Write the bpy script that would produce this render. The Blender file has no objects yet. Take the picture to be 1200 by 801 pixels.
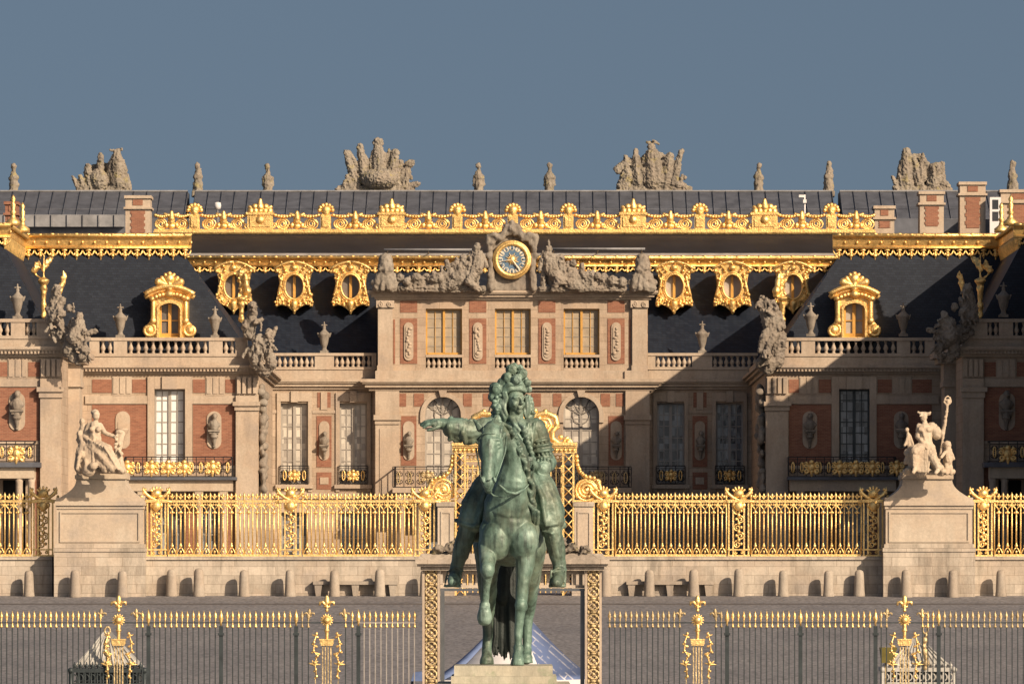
import bpy, bmesh, math, random
from mathutils import Vector, Matrix, noise as mnoise
R = random.Random(7)
S = bpy.context.scene
COL = S.collection
PI = math.pi
F = 9900.0          # focal length in pixels of a 1200-wide frame
HY = 690.0          # horizon row
CZ = 7.0            # eye height
def X(px, D): return (px - 600.0) * D / F
def Z(py, D): return CZ + (HY - py) * D / F
def V3(px, py, D): return (X(px, D), D, Z(py, D))
def gz(y):          # height of the ground at depth y (the forecourt climbs to the palace)
    if y <= 155: return 0.0
    if y <= 342: return 6.83 * (y - 155) / 187.0
    return 6.83 + min(y - 342, 110) * 0.005

# ------------------------------------------------------------------ mesh builder
class MB:
    def __init__(s): s.v = []; s.f = []; s.sm = []; s.cuts = []
    def nxt(s):
        if not s.cuts or s.cuts[-1] != (len(s.v), len(s.f)): s.cuts.append((len(s.v), len(s.f)))
    def add(s, vs, fs, smooth=False):
        b = len(s.v); s.v.extend(vs)
        for f in fs: s.f.append(tuple(i + b for i in f)); s.sm.append(smooth)
    def box(s, x0, x1, y0, y1, z0, z1):
        if x0 > x1: x0, x1 = x1, x0
        if y0 > y1: y0, y1 = y1, y0
        if z0 > z1: z0, z1 = z1, z0
        s.add([(x0,y0,z0),(x1,y0,z0),(x1,y1,z0),(x0,y1,z0),(x0,y0,z1),(x1,y0,z1),(x1,y1,z1),(x0,y1,z1)],
              [(0,3,2,1),(4,5,6,7),(0,1,5,4),(1,2,6,5),(2,3,7,6),(3,0,4,7)])
    def pb(s, a, b, c, d, D, front, back=0.05):      # box from pixel rectangle at depth D
        s.box(X(a, D), X(b, D), D - front, D + back, Z(d, D), Z(c, D))
    def hexa(s, lo, hi):                              # two rings of four points
        s.add(list(lo) + list(hi), [(0,3,2,1),(4,5,6,7),(0,1,5,4),(1,2,6,5),(2,3,7,6),(3,0,4,7)])
    def prism(s, pts, y0, y1):                        # xz outline extruded along y
        n = len(pts)
        s.add([(p[0], y0, p[1]) for p in pts] + [(p[0], y1, p[1]) for p in pts],
              [tuple(range(n)), tuple(range(2*n-1, n-1, -1))] + [(i, (i+1) % n, n+(i+1) % n, n+i) for i in range(n)])
    def ring(s, A, B, y0, y1):                        # band between two outlines of the same length
        n = len(A)
        s.add([(p[0],y0,p[1]) for p in A]+[(p[0],y0,p[1]) for p in B]+[(p[0],y1,p[1]) for p in A]+[(p[0],y1,p[1]) for p in B],
              [q for i in range(n) for j in [(i+1) % n] for q in
               ((i,j,n+j,n+i),(2*n+i,3*n+i,3*n+j,2*n+j),(i,2*n+i,2*n+j,j),(n+i,n+j,3*n+j,3*n+i))])
    def lathe(s, prof, cx, cy, seg=12, square=False):
        n = len(prof); vs = []; fs = []
        for r, z in prof:
            for k in range(seg):
                a = 2*PI*(k + (.5 if square else 0))/seg
                q = r*(1.414 if square else 1)
                vs.append((cx + q*math.cos(a), cy + q*math.sin(a), z))
        for i in range(n-1):
            for k in range(seg):
                j = (k+1) % seg
                fs.append((i*seg+k, i*seg+j, (i+1)*seg+j, (i+1)*seg+k))
        fs.append(tuple(range(seg-1, -1, -1))); fs.append(tuple((n-1)*seg+k for k in range(seg)))
        s.add(vs, fs, not square)
    def tube(s, pts, r, seg=6, closed=False):
        pts = [Vector(p) for p in pts]; n = len(pts)
        rs = r if isinstance(r, (list, tuple)) else [r]*n
        vs = []; fs = []; prev = None
        for i, p in enumerate(pts):
            if closed: t = pts[(i+1) % n] - pts[i-1]
            else: t = pts[min(i+1, n-1)] - pts[max(i-1, 0)]
            if t.length < 1e-9: t = Vector((0,0,1))
            t.normalize()
            ref = prev if prev is not None else (Vector((0,1,0)) if abs(t.y) < .9 else Vector((1,0,0)))
            a = ref - t*ref.dot(t)
            if a.length < 1e-6: a = t.orthogonal()
            a.normalize(); b = t.cross(a); prev = a
            for k in range(seg):
                q = 2*PI*k/seg
                vs.append(tuple(p + (a*math.cos(q) + b*math.sin(q))*rs[i]))
        m = n if closed else n-1
        for i in range(m):
            for k in range(seg):
                j = (k+1) % seg; i2 = (i+1) % n
                fs.append((i*seg+k, i*seg+j, i2*seg+j, i2*seg+k))
        if not closed:
            fs.append(tuple(range(seg-1,-1,-1))); fs.append(tuple((n-1)*seg+k for k in range(seg)))
        s.add(vs, fs, True)
    def ball(s, c, r, seg=10, rings=6, M=None):
        if not isinstance(r, (list, tuple)): r = (r, r, r)
        vs = [(0,0,1)]; fs = []
        for i in range(1, rings):
            a = PI*i/rings
            for k in range(seg):
                q = 2*PI*k/seg
                vs.append((math.sin(a)*math.cos(q), math.sin(a)*math.sin(q), math.cos(a)))
        vs.append((0,0,-1)); L = len(vs)-1
        for k in range(seg):
            j = (k+1) % seg
            fs.append((0, 1+k, 1+j))
            for i in range(rings-2):
                fs.append((1+i*seg+k, 1+(i+1)*seg+k, 1+(i+1)*seg+j, 1+i*seg+j))
            fs.append((1+(rings-2)*seg+k, L, 1+(rings-2)*seg+j))
        out = []
        for p in vs:
            q = Vector((p[0]*r[0], p[1]*r[1], p[2]*r[2]))
            if M is not None: q = M @ q
            out.append((q.x+c[0], q.y+c[1], q.z+c[2]))
        s.add(out, fs, True)
    def caps(s, p0, p1, r0, r1, seg=12):              # tapered capsule
        p0 = Vector(p0); p1 = Vector(p1); d = p1-p0; L = d.length
        if L < 1e-6: s.ball(p0, max(r0, r1), seg, 8); return
        t = d/L; pts = []; rs = []
        for a in (-1, -.8, -.5, 0): pts.append(p0 + t*r0*a); rs.append(max(r0*math.sqrt(max(0, 1-a*a)), r0*.05))
        for a in (0, .5, .8, 1): pts.append(p1 + t*r1*a); rs.append(max(r1*math.sqrt(max(0, 1-a*a)), r1*.05))
        s.tube(pts, rs, seg)
    def spiral(s, cx, y, cz, r, turns, rad, sgn=1, a0=0, seg=5, n=None):
        n = n or int(turns*12)+2; pts = []
        for i in range(n):
            t = i/(n-1); q = a0 + sgn*turns*2*PI*t; rr = r*(1-.82*t)
            pts.append((cx+rr*math.cos(q), y, cz+rr*math.sin(q)))
        s.tube(pts, rad, seg)
    def torus(s, cx, y, cz, r, rad, rz=None, n=16, seg=5):
        rz = rz or r
        s.tube([(cx+r*math.cos(2*PI*k/n), y, cz+rz*math.sin(2*PI*k/n)) for k in range(n)], rad, seg, True)
    def mesh(s, name, off=(0,0,0)):
        m = bpy.data.meshes.new(name)
        m.from_pydata([(v[0]-off[0], v[1]-off[1], v[2]-off[2]) for v in s.v], [], s.f)
        m.polygons.foreach_set('use_smooth', s.sm)
        bm = bmesh.new(); bm.from_mesh(m); bmesh.ops.recalc_face_normals(bm, faces=bm.faces); bm.to_mesh(m); bm.free()
        return m
    def build(s, name, mat, parent=None, loc=None, label=None):
        off = woff(parent) if parent else Vector(loc or (0,0,0))
        m = s.mesh(name, off)
        return link(name, m, mat, parent, None if parent else off, label)
    def parts(s, name, mat, parent, label=None):       # one object for every piece begun with nxt()
        ends = s.cuts[1:] + [(len(s.v), len(s.f))]; out = []
        for (v0, f0), (v1, f1) in zip(s.cuts, ends):
            if f1 == f0: continue
            q = MB(); q.v = s.v[v0:v1]; q.f = [tuple(i-v0 for i in f) for f in s.f[f0:f1]]; q.sm = s.sm[f0:f1]
            out.append(q.build(name, mat, parent, label=label))
        return out
def woff(o):
    v = Vector((0,0,0))
    while o: v += o.location; o = o.parent
    return v
def link(name, m, mat, parent=None, loc=None, label=None):
    o = bpy.data.objects.new(name, m); COL.objects.link(o)
    m.materials.clear(); m.materials.append(mat)
    if parent: o.parent = parent
    elif loc is not None: o.location = loc
    if label: o['label'] = label
    return o
def tag(o, label, cat, group=None, kind=None):
    if label: o['label'] = label
    if cat: o['category'] = cat
    if group: o['group'] = group
    if kind: o['kind'] = kind
    return o
def thing(name, loc, label, cat, group=None):
    o = bpy.data.objects.new(name, None); COL.objects.link(o); o.location = loc; o.empty_display_size = .3
    return tag(o, label, cat, group)
def clone(o, loc, label=None, parent=None, mirror=False):
    c = o.copy(); COL.objects.link(c)
    if parent: c.parent = parent
    if loc is not None: c.location = loc
    if mirror: c.scale.x = -c.scale.x
    if label: c['label'] = label
    for ch in list(o.children): clone(ch, None, None, c)
    return c

# organic surfaces: overlapping closed shapes fused into one skin
def fused(mb, name, mat, parent=None, loc=None, voxel=.05, smooth=3, amp=0., freq=3., amp2=0., freq2=10., label=None, ridge=0., rfreq=6.):
    off = woff(parent) if parent else Vector(loc or (0,0,0))
    m = mb.mesh(name + '_raw', off)
    t = bpy.data.objects.new('raw', m); COL.objects.link(t)
    md = t.modifiers.new('r', 'REMESH'); md.mode = 'VOXEL'; md.voxel_size = voxel; md.use_smooth_shade = True
    if smooth:
        ms = t.modifiers.new('s', 'SMOOTH'); ms.factor = .5; ms.iterations = smooth
    bpy.context.view_layer.update()
    dg = bpy.context.evaluated_depsgraph_get()
    me = bpy.data.meshes.new_from_object(t.evaluated_get(dg), depsgraph=dg)
    bpy.data.objects.remove(t); bpy.data.meshes.remove(m)
    me.name = name
    if amp or amp2 or ridge:
        nr = [Vector(v.normal) for v in me.vertices]
        for v, n in zip(me.vertices, nr):
            p = v.co + off
            d = amp*mnoise.noise(p*freq) + (amp2*mnoise.noise(p*freq2) if amp2 else 0)
            if ridge: d += ridge*(.45-abs(mnoise.noise(p*rfreq))*2.2) + ridge*.5*(.45-abs(mnoise.noise(p*rfreq*2.3))*2.2)
            v.co += n*d
    me.polygons.foreach_set('use_smooth', [True]*len(me.polygons))
    return link(name, me, mat, parent, None if parent else off, label)

# ------------------------------------------------------------------ materials
def nodes(name):
    m = bpy.data.materials.new(name); m.use_nodes = True
    nt = m.node_tree; b = nt.nodes['Principled BSDF']
    def N(t, **k):
        n = nt.nodes.new(t)
        for a, v in k.items():
            if hasattr(n, a) and a not in ('Scale',): setattr(n, a, v)
            else: n.inputs[a].default_value = v
        return n
    L = lambda a, b_: nt.links.new(a, b_)
    return m, nt, b, N, L
def ramp(N, L, src, stops):
    r = N('ShaderNodeValToRGB'); cr = r.color_ramp
    while len(cr.elements) < len(stops): cr.elements.new(.5)
    for e, (p, c) in zip(cr.elements, stops): e.position = p; e.color = (*c, 1) if len(c) == 3 else c
    L(src, r.inputs['Fac']); return r.outputs['Color']
def mixc(N, L, fac, a, b, mode='MIX'):
    n = N('ShaderNodeMix', data_type='RGBA', blend_type=mode)
    if hasattr(fac, 'links'): L(fac, n.inputs[0])
    else: n.inputs[0].default_value = fac
    for s_, i in ((a, 6), (b, 7)):
        if hasattr(s_, 'links'): L(s_, n.inputs[i])
        else: n.inputs[i].default_value = (*s_, 1)
    return n.outputs[2]
def noise(N, L, vec, scale, detail=4, rough=.6):
    n = N('ShaderNodeTexNoise', Scale=scale, Detail=detail, Roughness=rough)
    L(vec, n.inputs['Vector']); return n.outputs['Fac']
def coords(N, L, scale=(1,1,1)):
    g = N('ShaderNodeNewGeometry')
    mp = N('ShaderNodeMapping'); mp.inputs['Scale'].default_value = scale
    L(g.outputs['Position'], mp.inputs['Vector']); return mp.outputs['Vector']
def bump(N, L, b, h, strength, dist=.02):
    n = N('ShaderNodeBump', Strength=strength, Distance=dist); L(h, n.inputs['Height']); L(n.outputs['Normal'], b.inputs['Normal'])
def wallvec(N, L):      # (x+y, z, 0): a wall pattern that also runs round corners
    g = N('ShaderNodeNewGeometry'); sp = N('ShaderNodeSeparateXYZ'); L(g.outputs['Position'], sp.inputs[0])
    ad = N('ShaderNodeMath', operation='ADD'); L(sp.outputs[0], ad.inputs[0]); L(sp.outputs[1], ad.inputs[1])
    cb = N('ShaderNodeCombineXYZ'); L(ad.outputs[0], cb.inputs[0]); L(sp.outputs[2], cb.inputs[1]); return cb.outputs[0]
def stone(name, col, dark=.55, joints=True, stain=.5, rough=.85, bw=1.3, bh=.42, lichen=None, bvar=.80):
    m, nt, b, N, L = nodes(name)
    v = coords(N, L)
    dk = tuple(c*dark for c in col); lt = tuple(min(1, c*1.12) for c in col)
    c = ramp(N, L, noise(N, L, v, .55, 6), [(.3, (col[0]*.80, col[1]*.80, col[2]*.84)), (.46, (col[0]*.97, col[1]*.93, col[2]*.90)), (.56, col), (.72, lt)])
    st = ramp(N, L, noise(N, L, coords(N, L, (1.9,1.9,.3)), 1.1, 7, .75), [(.46, (0,0,0)), (.68, (1,1,1))])
    fs = N('ShaderNodeMath', operation='MULTIPLY'); L(st, fs.inputs[0]); fs.inputs[1].default_value = stain
    c = mixc(N, L, fs.outputs[0], c, dk)
    fine = noise(N, L, v, 9, 5, .7)
    c = mixc(N, L, .35, c, ramp(N, L, fine, [(.35, (.55,.55,.55)), (.65, (1,1,1))]), 'MULTIPLY')
    if lichen:
        lf = ramp(N, L, noise(N, L, v, 2.3, 5, .7), [(.55, (0,0,0)), (.68, (1,1,1))]); c = mixc(N, L, lf, c, lichen)
    h = fine
    if joints:
        br = N('ShaderNodeTexBrick', Scale=1.0); L(wallvec(N, L), br.inputs['Vector'])
        br.inputs['Color1'].default_value = (1,1,1,1); br.inputs['Color2'].default_value = (bvar,bvar*.99,bvar*.98,1); br.inputs['Mortar'].default_value = (.55,.52,.5,1)
        br.inputs['Mortar Size'].default_value = .012; br.inputs['Brick Width'].default_value = bw; br.inputs['Row Height'].default_value = bh
        c = mixc(N, L, .8, c, br.outputs['Color'], 'MULTIPLY')
    L(c, b.inputs['Base Color']); b.inputs['Roughness'].default_value = rough; b.inputs['Specular IOR Level'].default_value = .25
    bump(N, L, b, h, .35, .03); return m
def plain(name, col, rough=.5, metal=0., var=.25, scale=3., bmp=0., bscale=20., spec=.4):
    m, nt, b, N, L = nodes(name); v = coords(N, L)
    c = ramp(N, L, noise(N, L, v, scale, 5), [(.3, tuple(x*(1-var) for x in col)), (.7, tuple(min(1, x*(1+var*.6)) for x in col))])
    L(c, b.inputs['Base Color']); b.inputs['Roughness'].default_value = rough; b.inputs['Metallic'].default_value = metal
    b.inputs['Specular IOR Level'].default_value = spec
    if bmp: bump(N, L, b, noise(N, L, v, bscale, 3), bmp, .03)
    return m
def goldm(name, col, rough, bmp, bscale, dirt=.35):
    m, nt, b, N, L = nodes(name); v = coords(N, L)
    n1 = noise(N, L, v, 2.2, 5, .7)
    c = ramp(N, L, n1, [(.28, tuple(x*(1-dirt) for x in col)), (.55, col), (.8, tuple(min(1, x*1.1) for x in col))])
    d = ramp(N, L, noise(N, L, v, 6, 4, .7), [(.6, (0,0,0)), (.8, (.5,.5,.5))])
    c = mixc(N, L, d, c, (.22,.12,.05))
    L(c, b.inputs['Base Color']); b.inputs['Metallic'].default_value = .8
    L(ramp(N, L, n1, [(.3, (rough*1.25,)*3), (.7, (rough*.85,)*3)]), b.inputs['Roughness'])
    bump(N, L, b, noise(N, L, v, bscale, 4, .6), bmp, .06); return m
def panes(name, c1, c2, w, h, rough=.12):
    m, nt, b, N, L = nodes(name)
    br = N('ShaderNodeTexBrick', Scale=1.0, offset=0.0); L(wallvec(N, L), br.inputs['Vector'])
    br.inputs['Color1'].default_value = (*c1,1); br.inputs['Color2'].default_value = (*c2,1); br.inputs['Mortar Size'].default_value = 0
    br.inputs['Brick Width'].default_value = w; br.inputs['Row Height'].default_value = h
    L(br.outputs['Color'], b.inputs['Base Color']); b.inputs['Roughness'].default_value = rough
    v = coords(N, L); bump(N, L, b, noise(N, L, v, 1.3, 2), .25, .05); return m
M = {}
M['stone'] = stone('limestone', (.55,.425,.315))
M['trim'] = stone('limestone_trim', (.53,.425,.325), joints=False, stain=.45)
M['carved'] = stone('carved_stone', (.32,.275,.225), joints=False, stain=.75, dark=.36)
M['roofstat'] = stone('weathered_stone', (.305,.265,.215), joints=False, stain=.75, dark=.34, lichen=(.30,.25,.12))
M['statue'] = stone('pale_statue_stone', (.56,.455,.34), joints=False, stain=.35, dark=.5)
M['base'] = stone('court_wall_stone', (.60,.515,.42), stain=.75, dark=.45, bw=1.1, bh=.36, bvar=.70)
M['ped'] = stone('pedestal_stone', (.56,.47,.37), stain=.35, dark=.6, joints=False)
M['bollard'] = stone('bollard_stone', (.42,.36,.295), joints=False, stain=.6, dark=.5)
M['lead'] = plain('lead_sheet', (.12,.125,.145), .6, .2, .35, 1.1)
M['leadlight'] = plain('lead_flashing', (.27,.265,.27), .6, .2, .35, 1.2)
M['slate'] = None
def slate():
    m, nt, b, N, L = nodes('slate')
    br = N('ShaderNodeTexBrick', Scale=1.0); L(wallvec(N, L), br.inputs['Vector'])
    br.inputs['Color1'].default_value = (.010,.0155,.029,1); br.inputs['Color2'].default_value = (.020,.028,.045,1); br.inputs['Mortar'].default_value = (.005,.006,.009,1)
    br.inputs['Mortar Size'].default_value = .008; br.inputs['Brick Width'].default_value = .24; br.inputs['Row Height'].default_value = .13
    c = mixc(N, L, .6, br.outputs['Color'], ramp(N, L, noise(N, L, coords(N, L, (1,1,.35)), .8, 6, .7), [(.35, (.55,.55,.6)), (.7, (1.0,.98,.95))]), 'MULTIPLY')
    L(c, b.inputs['Base Color']); b.inputs['Roughness'].default_value = .55; b.inputs['Specular IOR Level'].default_value = .3
    bump(N, L, b, br.outputs['Fac'], .3, .01); return m
M['slate'] = slate()
M['uproof'] = plain('dark_lead_roof', (.024,.021,.022), .7, 0, .3, .8, spec=.2)
def brick():
    m, nt, b, N, L = nodes('red_brick')
    br = N('ShaderNodeTexBrick', Scale=1.0); L(wallvec(N, L), br.inputs['Vector'])
    br.inputs['Color1'].default_value = (.35,.155,.10,1); br.inputs['Color2'].default_value = (.26,.11,.075,1); br.inputs['Mortar'].default_value = (.34,.22,.14,1)
    br.inputs['Mortar Size'].default_value = .007; br.inputs['Brick Width'].default_value = .23; br.inputs['Row Height'].default_value = .075
    c = mixc(N, L, .55, br.outputs['Color'], ramp(N, L, noise(N, L, coords(N, L, (1,1,2.5)), 1.6, 6, .75), [(.3, (.6,.55,.55)), (.7, (1.1,1.08,1.05))]), 'MULTIPLY')
    L(c, b.inputs['Base Color']); b.inputs['Roughness'].default_value = .9; b.inputs['Specular IOR Level'].default_value = .2
    bump(N, L, b, br.outputs['Fac'], -.3, .01); return m
M['brick'] = brick()
M['gold'] = goldm('gilded_lead', (1.0,.66,.25), .43, .5, 10., .55)
M['goldf'] = goldm('gilded_iron', (1.0,.69,.28), .43, .4, 12., .35)
M['goldp'] = plain('yellow_painted_frame', (.66,.36,.09), .45, .2, .2)
M['iron'] = plain('black_wrought_iron', (.03,.028,.03), .5, .5, .3)
M['teal'] = plain('dark_painted_iron', (.045,.056,.06), .5, .3, .35, 4)
M['greyiron'] = plain('grey_painted_iron', (.38,.35,.32), .5, .3, .3, 4)
M['oldgold'] = goldm('aged_gilding', (.62,.48,.27), .55, .6, 14., .5)
M['steel'] = plain('grey_steel', (.16,.17,.18), .4, .6, .2)
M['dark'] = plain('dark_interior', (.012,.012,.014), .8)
M['wframe'] = plain('white_window_paint', (.37,.33,.285), .55, 0, .15)
M['wframe2'] = plain('grey_window_paint', (.38,.35,.32), .55, 0, .15)
M['olive'] = plain('olive_canvas', (.20,.165,.045), .8)
M['muntin'] = plain('tan_grey_glazing_bars', (.20,.18,.155), .6, 0, .15)  # darker tan-grey paint for glazing bars
M['pane'] = panes('white_blind_panes', (.86,.85,.83), (.74,.73,.70), .24, .38)
M['pane2'] = panes('curtained_panes', (.70,.63,.53), (.34,.30,.26), .23, .36)
M['pane3'] = panes('dusky_panes', (.30,.32,.34), (.035,.04,.05), .27, .41, .08)
M['blind'] = plain('drawn_blind', (.40,.32,.225), .7, 0, .25, 2)
M['drk_glass'] = plain('dark_glass', (.05,.05,.055), .1, 0, .3, 1.5, .2, 2)
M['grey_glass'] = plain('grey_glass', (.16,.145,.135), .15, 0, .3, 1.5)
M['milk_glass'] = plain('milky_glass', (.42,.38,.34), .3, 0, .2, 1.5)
M['tentw'] = plain('white_canvas', (.72,.69,.68), .8, 0, .1, 1.)
M['kroof'] = plain('pale_zinc_roof', (.46,.44,.40), .6, .1, .3, 2.)
M['green'] = None
def bronze():
    m, nt, b, N, L = nodes('bronze_patina'); v = coords(N, L)
    c = ramp(N, L, noise(N, L, v, 1.3, 8, .68), [(.30, (.026,.042,.034)), (.43, (.082,.135,.104)), (.54, (.155,.245,.195)), (.68, (.28,.385,.325))])
    br = ramp(N, L, noise(N, L, coords(N, L, (1,1,.6)), 1.0, 5, .6), [(.5, (0,0,0)), (.68, (.75,.75,.75))])
    c = mixc(N, L, br, c, (.15,.145,.09))
    dr = ramp(N, L, noise(N, L, coords(N, L, (5,5,.5)), 1.6, 6, .7), [(.50, (0,0,0)), (.66, (.75,.75,.75))])
    c = mixc(N, L, dr, c, (.022,.032,.028))
    L(c, b.inputs['Base Color']); b.inputs['Roughness'].default_value = .48; b.inputs['Metallic'].default_value = .15
    bump(N, L, b, noise(N, L, v, 16, 6, .7), .35, .02); return m
M['green'] = bronze()
M['darkbronze'] = plain('dark_bronze', (.022,.03,.028), .6, .1, .5, 5., .3, 20)  # tail bronze: black patina, with the shade under the belly put into its colour
def paving():
    m, nt, b, N, L = nodes('cobble_paving'); v = coords(N, L)
    vo = N('ShaderNodeTexVoronoi', Scale=6.5); L(v, vo.inputs['Vector'])
    c = ramp(N, L, vo.outputs['Distance'], [(0, (.295,.282,.285)), (.5, (.24,.229,.232)), (.75, (.14,.134,.136))])
    c2 = ramp(N, L, noise(N, L, coords(N, L, (.35,.10,1)), 1.0, 4, .6), [(.3, (.82,.82,.84)), (.7, (1.08,1.07,1.06))])
    c = mixc(N, L, 1, c, c2, 'MULTIPLY')
    c3 = ramp(N, L, noise(N, L, coords(N, L, (7.,1.6,1)), 1.0, 3, .75), [(.35, (.74,.74,.75)), (.65, (1.15,1.14,1.13))])
    c = mixc(N, L, 1, c, c3, 'MULTIPLY')
    L(c, b.inputs['Base Color']); b.inputs['Roughness'].default_value = .8; b.inputs['Specular IOR Level'].default_value = .25
    bump(N, L, b, vo.outputs['Distance'], -.5, .02); return m
M['paving'] = paving()
def bluecanvas():
    m, nt, b, N, L = nodes('blue_printed_canvas')
    g = N('ShaderNodeNewGeometry'); sp = N('ShaderNodeSeparateXYZ'); L(g.outputs['Position'], sp.inputs[0])
    cb = N('ShaderNodeCombineXYZ'); L(sp.outputs[0], cb.inputs[0]); L(sp.outputs[2], cb.inputs[1])
    mp = N('ShaderNodeMapping'); mp.inputs['Rotation'].default_value = (0,0,.72); L(cb.outputs[0], mp.inputs['Vector'])
    br = N('ShaderNodeTexBrick', Scale=1.0); L(mp.outputs['Vector'], br.inputs['Vector'])
    br.inputs['Color1'].default_value = (.13,.175,.33,1); br.inputs['Color2'].default_value = (.16,.21,.37,1); br.inputs['Mortar'].default_value = (.5,.5,.55,1)
    br.inputs['Mortar Size'].default_value = .018; br.inputs['Brick Width'].default_value = .9; br.inputs['Row Height'].default_value = .16
    f = ramp(N, L, noise(N, L, mp.outputs['Vector'], 3.0, 3), [(.45, (0,0,0)), (.55, (1,1,1))])
    c = mixc(N, L, f, (.14,.19,.35), br.outputs['Color'])
    L(c, b.inputs['Base Color']); b.inputs['Roughness'].default_value = .7; return m
M['blue'] = bluecanvas()
M['plainblue'] = plain('blue_canvas', (.13,.18,.33), .7, 0, .15)
M['dial'] = plain('blue_dial', (.12,.19,.27), .4, 0, .2)
M['cream'] = plain('cream_enamel', (.70,.62,.48), .4, 0, .1)
M['plinth'] = stone('statue_plinth_stone', (.52,.49,.39), stain=.8, dark=.5, joints=False, lichen=(.27,.30,.2))
# ================================================================== THE PALACE
def wall(mb, a, b, c, d, D, holes, thick=.6):
    xs = sorted({a, b, *[h[0] for h in holes], *[h[1] for h in holes]})
    ys = sorted({c, d, *[h[2] for h in holes], *[h[3] for h in holes]})
    inside = lambda x, y: any(h[0] < x < h[1] and h[2] < y < h[3] for h in holes)
    for y0, y1 in zip(ys, ys[1:]):
        run = None
        for x0, x1 in zip(xs, xs[1:]):
            if inside((x0+x1)/2, (y0+y1)/2):
                if run is not None: mb.box(X(run, D), X(x0, D), D, D+thick, Z(y1, D), Z(y0, D)); run = None
            elif run is None: run = x0
        if run is not None: mb.box(X(run, D), X(b, D), D, D+thick, Z(y1, D), Z(y0, D))
def arc(cx, cz, r, a0, a1, n, rz=None):
    rz = rz or r
    return [(cx+r*math.cos(a0+(a1-a0)*i/n), cz+rz*math.sin(a0+(a1-a0)*i/n)) for i in range(n+1)]
def window(parent, a, b, c, d, D, nx=2, ny=7, rec=.30, framem='wframe', panem='pane2', arch=False, mid=True, label=None):
    """casement window: frame with glazing bars (part) and its panes (sub-part)"""
    x0, x1, z0, z1 = X(a, D), X(b, D), Z(d, D), Z(c, D); y = D+rec
    f = MB(); t = .09
    f.box(x0, x0+t, y-.05, y+.05, z0, z1); f.box(x1-t, x1, y-.05, y+.05, z0, z1)
    f.box(x0+t, x1-t, y-.05, y+.05, z0, z0+t*1.3); f.box(x0+t, x1-t, y-.05, y+.05, z1-t, z1)
    xm = (x0+x1)/2
    if mid: f.box(xm-.075, xm+.075, y-.07, y+.045, z0+t*1.3, z1-t)
    halves = [(x0+t, xm-.075), (xm+.075, x1-t)] if mid else [(x0+t, x1-t)]
    for (h0, h1) in halves:
        for i in range(1, nx):
            xx = h0+(h1-h0)*i/nx; f.box(xx-.024, xx+.024, y-.03, y+.03, z0+t*1.3, z1-t)
        for j in range(1, ny):
            zz = z0+(z1-z0)*j/ny; f.box(h0, h1, y-.026, y+.026, zz-.024, zz+.024)
    o = f.build('window', M[framem], parent, label=label)
    p = MB(); p.box(x0+.02, x1-.02, y+.01, y+.022, z0+.02, z1-.02); p.build('pane', M[panem], o)
    return o
def spandrel(mb, a, b, top, cy, D, thick=.6):
    """stone that turns the head of a rectangular hole into a round arch"""
    x0, x1 = X(a, D), X(b, D); xm = (x0+x1)/2; r = (x1-x0)/2; zc = Z(cy, D); zt = Z(top, D)
    mb.prism([(x0, zt), (x0, zc)] + arc(xm, zc, r, PI, PI/2, 8, zt-zc-.02)[1:] + [(xm, zt)], D+.002, D+thick-.002)
    mb.prism([(x1, zt), (xm, zt)] + arc(xm, zc, r, PI/2, 0, 8, zt-zc-.02)[:-1] + [(x1, zc)], D+.002, D+thick-.002)
def cornice(mb, a, b, c, d, D, proj, side=0, dent=True):
    """stepped moulding between rows c (top) and d (bottom)"""
    n = 4; h = (d-c)
    steps = [(0, .28, proj), (.28, .42, proj*.86), (.42, .72, proj*.62), (.72, 1.0, proj*.28)]
    for s0, s1, p in steps:
        ex = p*F/D
        mb.pb(a-ex, b+ex, c+h*s0, c+h*s1, D, p, .3)
    if dent:
        x = X(a, D)
        while x < X(b, D)-.2:
            mb.box(x, x+.09, D-proj*.62-.09, D-proj*.62+.02, Z(c+h*.72, D)+.002, Z(c+h*.42, D)-.002); x += .18
BAL = None
def baluster_mesh():
    global BAL
    if BAL: return BAL
    m = MB()
    m.lathe([(.085,0),(.085,.06),(.05,.08),(.06,.12),(.105,.24),(.11,.30),(.075,.42),(.045,.52),(.05,.56),(.075,.58),(.05,.60),(.08,.64),(.08,.70)], 0, 0, 8)
    BAL = m.mesh('baluster'); return BAL
def balustrade(parent, a, b, c, d, D, solids, name='balustrade', n_px=6.9, mat='trim', thick=.34):
    """solids: list of (x0,x1) pier spans in px; balusters fill the gaps"""
    m = MB(); h = d-c
    m.pb(a, b, c, c+h*.17, D, thick/2+.05, thick/2+.05)
    m.pb(a, b, d-h*.16, d, D, thick/2+.04, thick/2+.04)
    for s0, s1 in solids: m.pb(s0, s1, c+h*.17, d-h*.16, D, thick/2, thick/2)
    o = m.build(name, M[mat], parent)
    z0 = Z(d-h*.16, D); z1 = Z(c+h*.17, D); sc = (z1-z0)/.70; me = baluster_mesh(); off = woff(o)
    if not me.materials: me.materials.append(M[mat])
    edges = [a] + [v for s in sorted(solids) for v in s] + [b]
    for g0, g1 in zip(edges[::2], edges[1::2]):
        n = int(round((g1-g0)/n_px))
        for i in range(n):
            px = g0+(g1-g0)*(i+.5)/n
            bo = bpy.data.objects.new('baluster', me); COL.objects.link(bo); bo.parent = o
            bo.location = Vector((X(px, D), D, z0))-off; bo.scale = (1.15, 1.15, sc)
    return o
def triglyph(mb, a, b, c, d, D, proj=.08):
    mb.nxt()
    mb.pb(a, b, c, d, D, proj*.5, .02)
    n = max(2, int((b-a)/6)); w = (b-a)/n
    for i in range(n): mb.pb(a+w*(i+.16), a+w*(i+.84), c+1, d-2, D, proj, .0)
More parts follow.
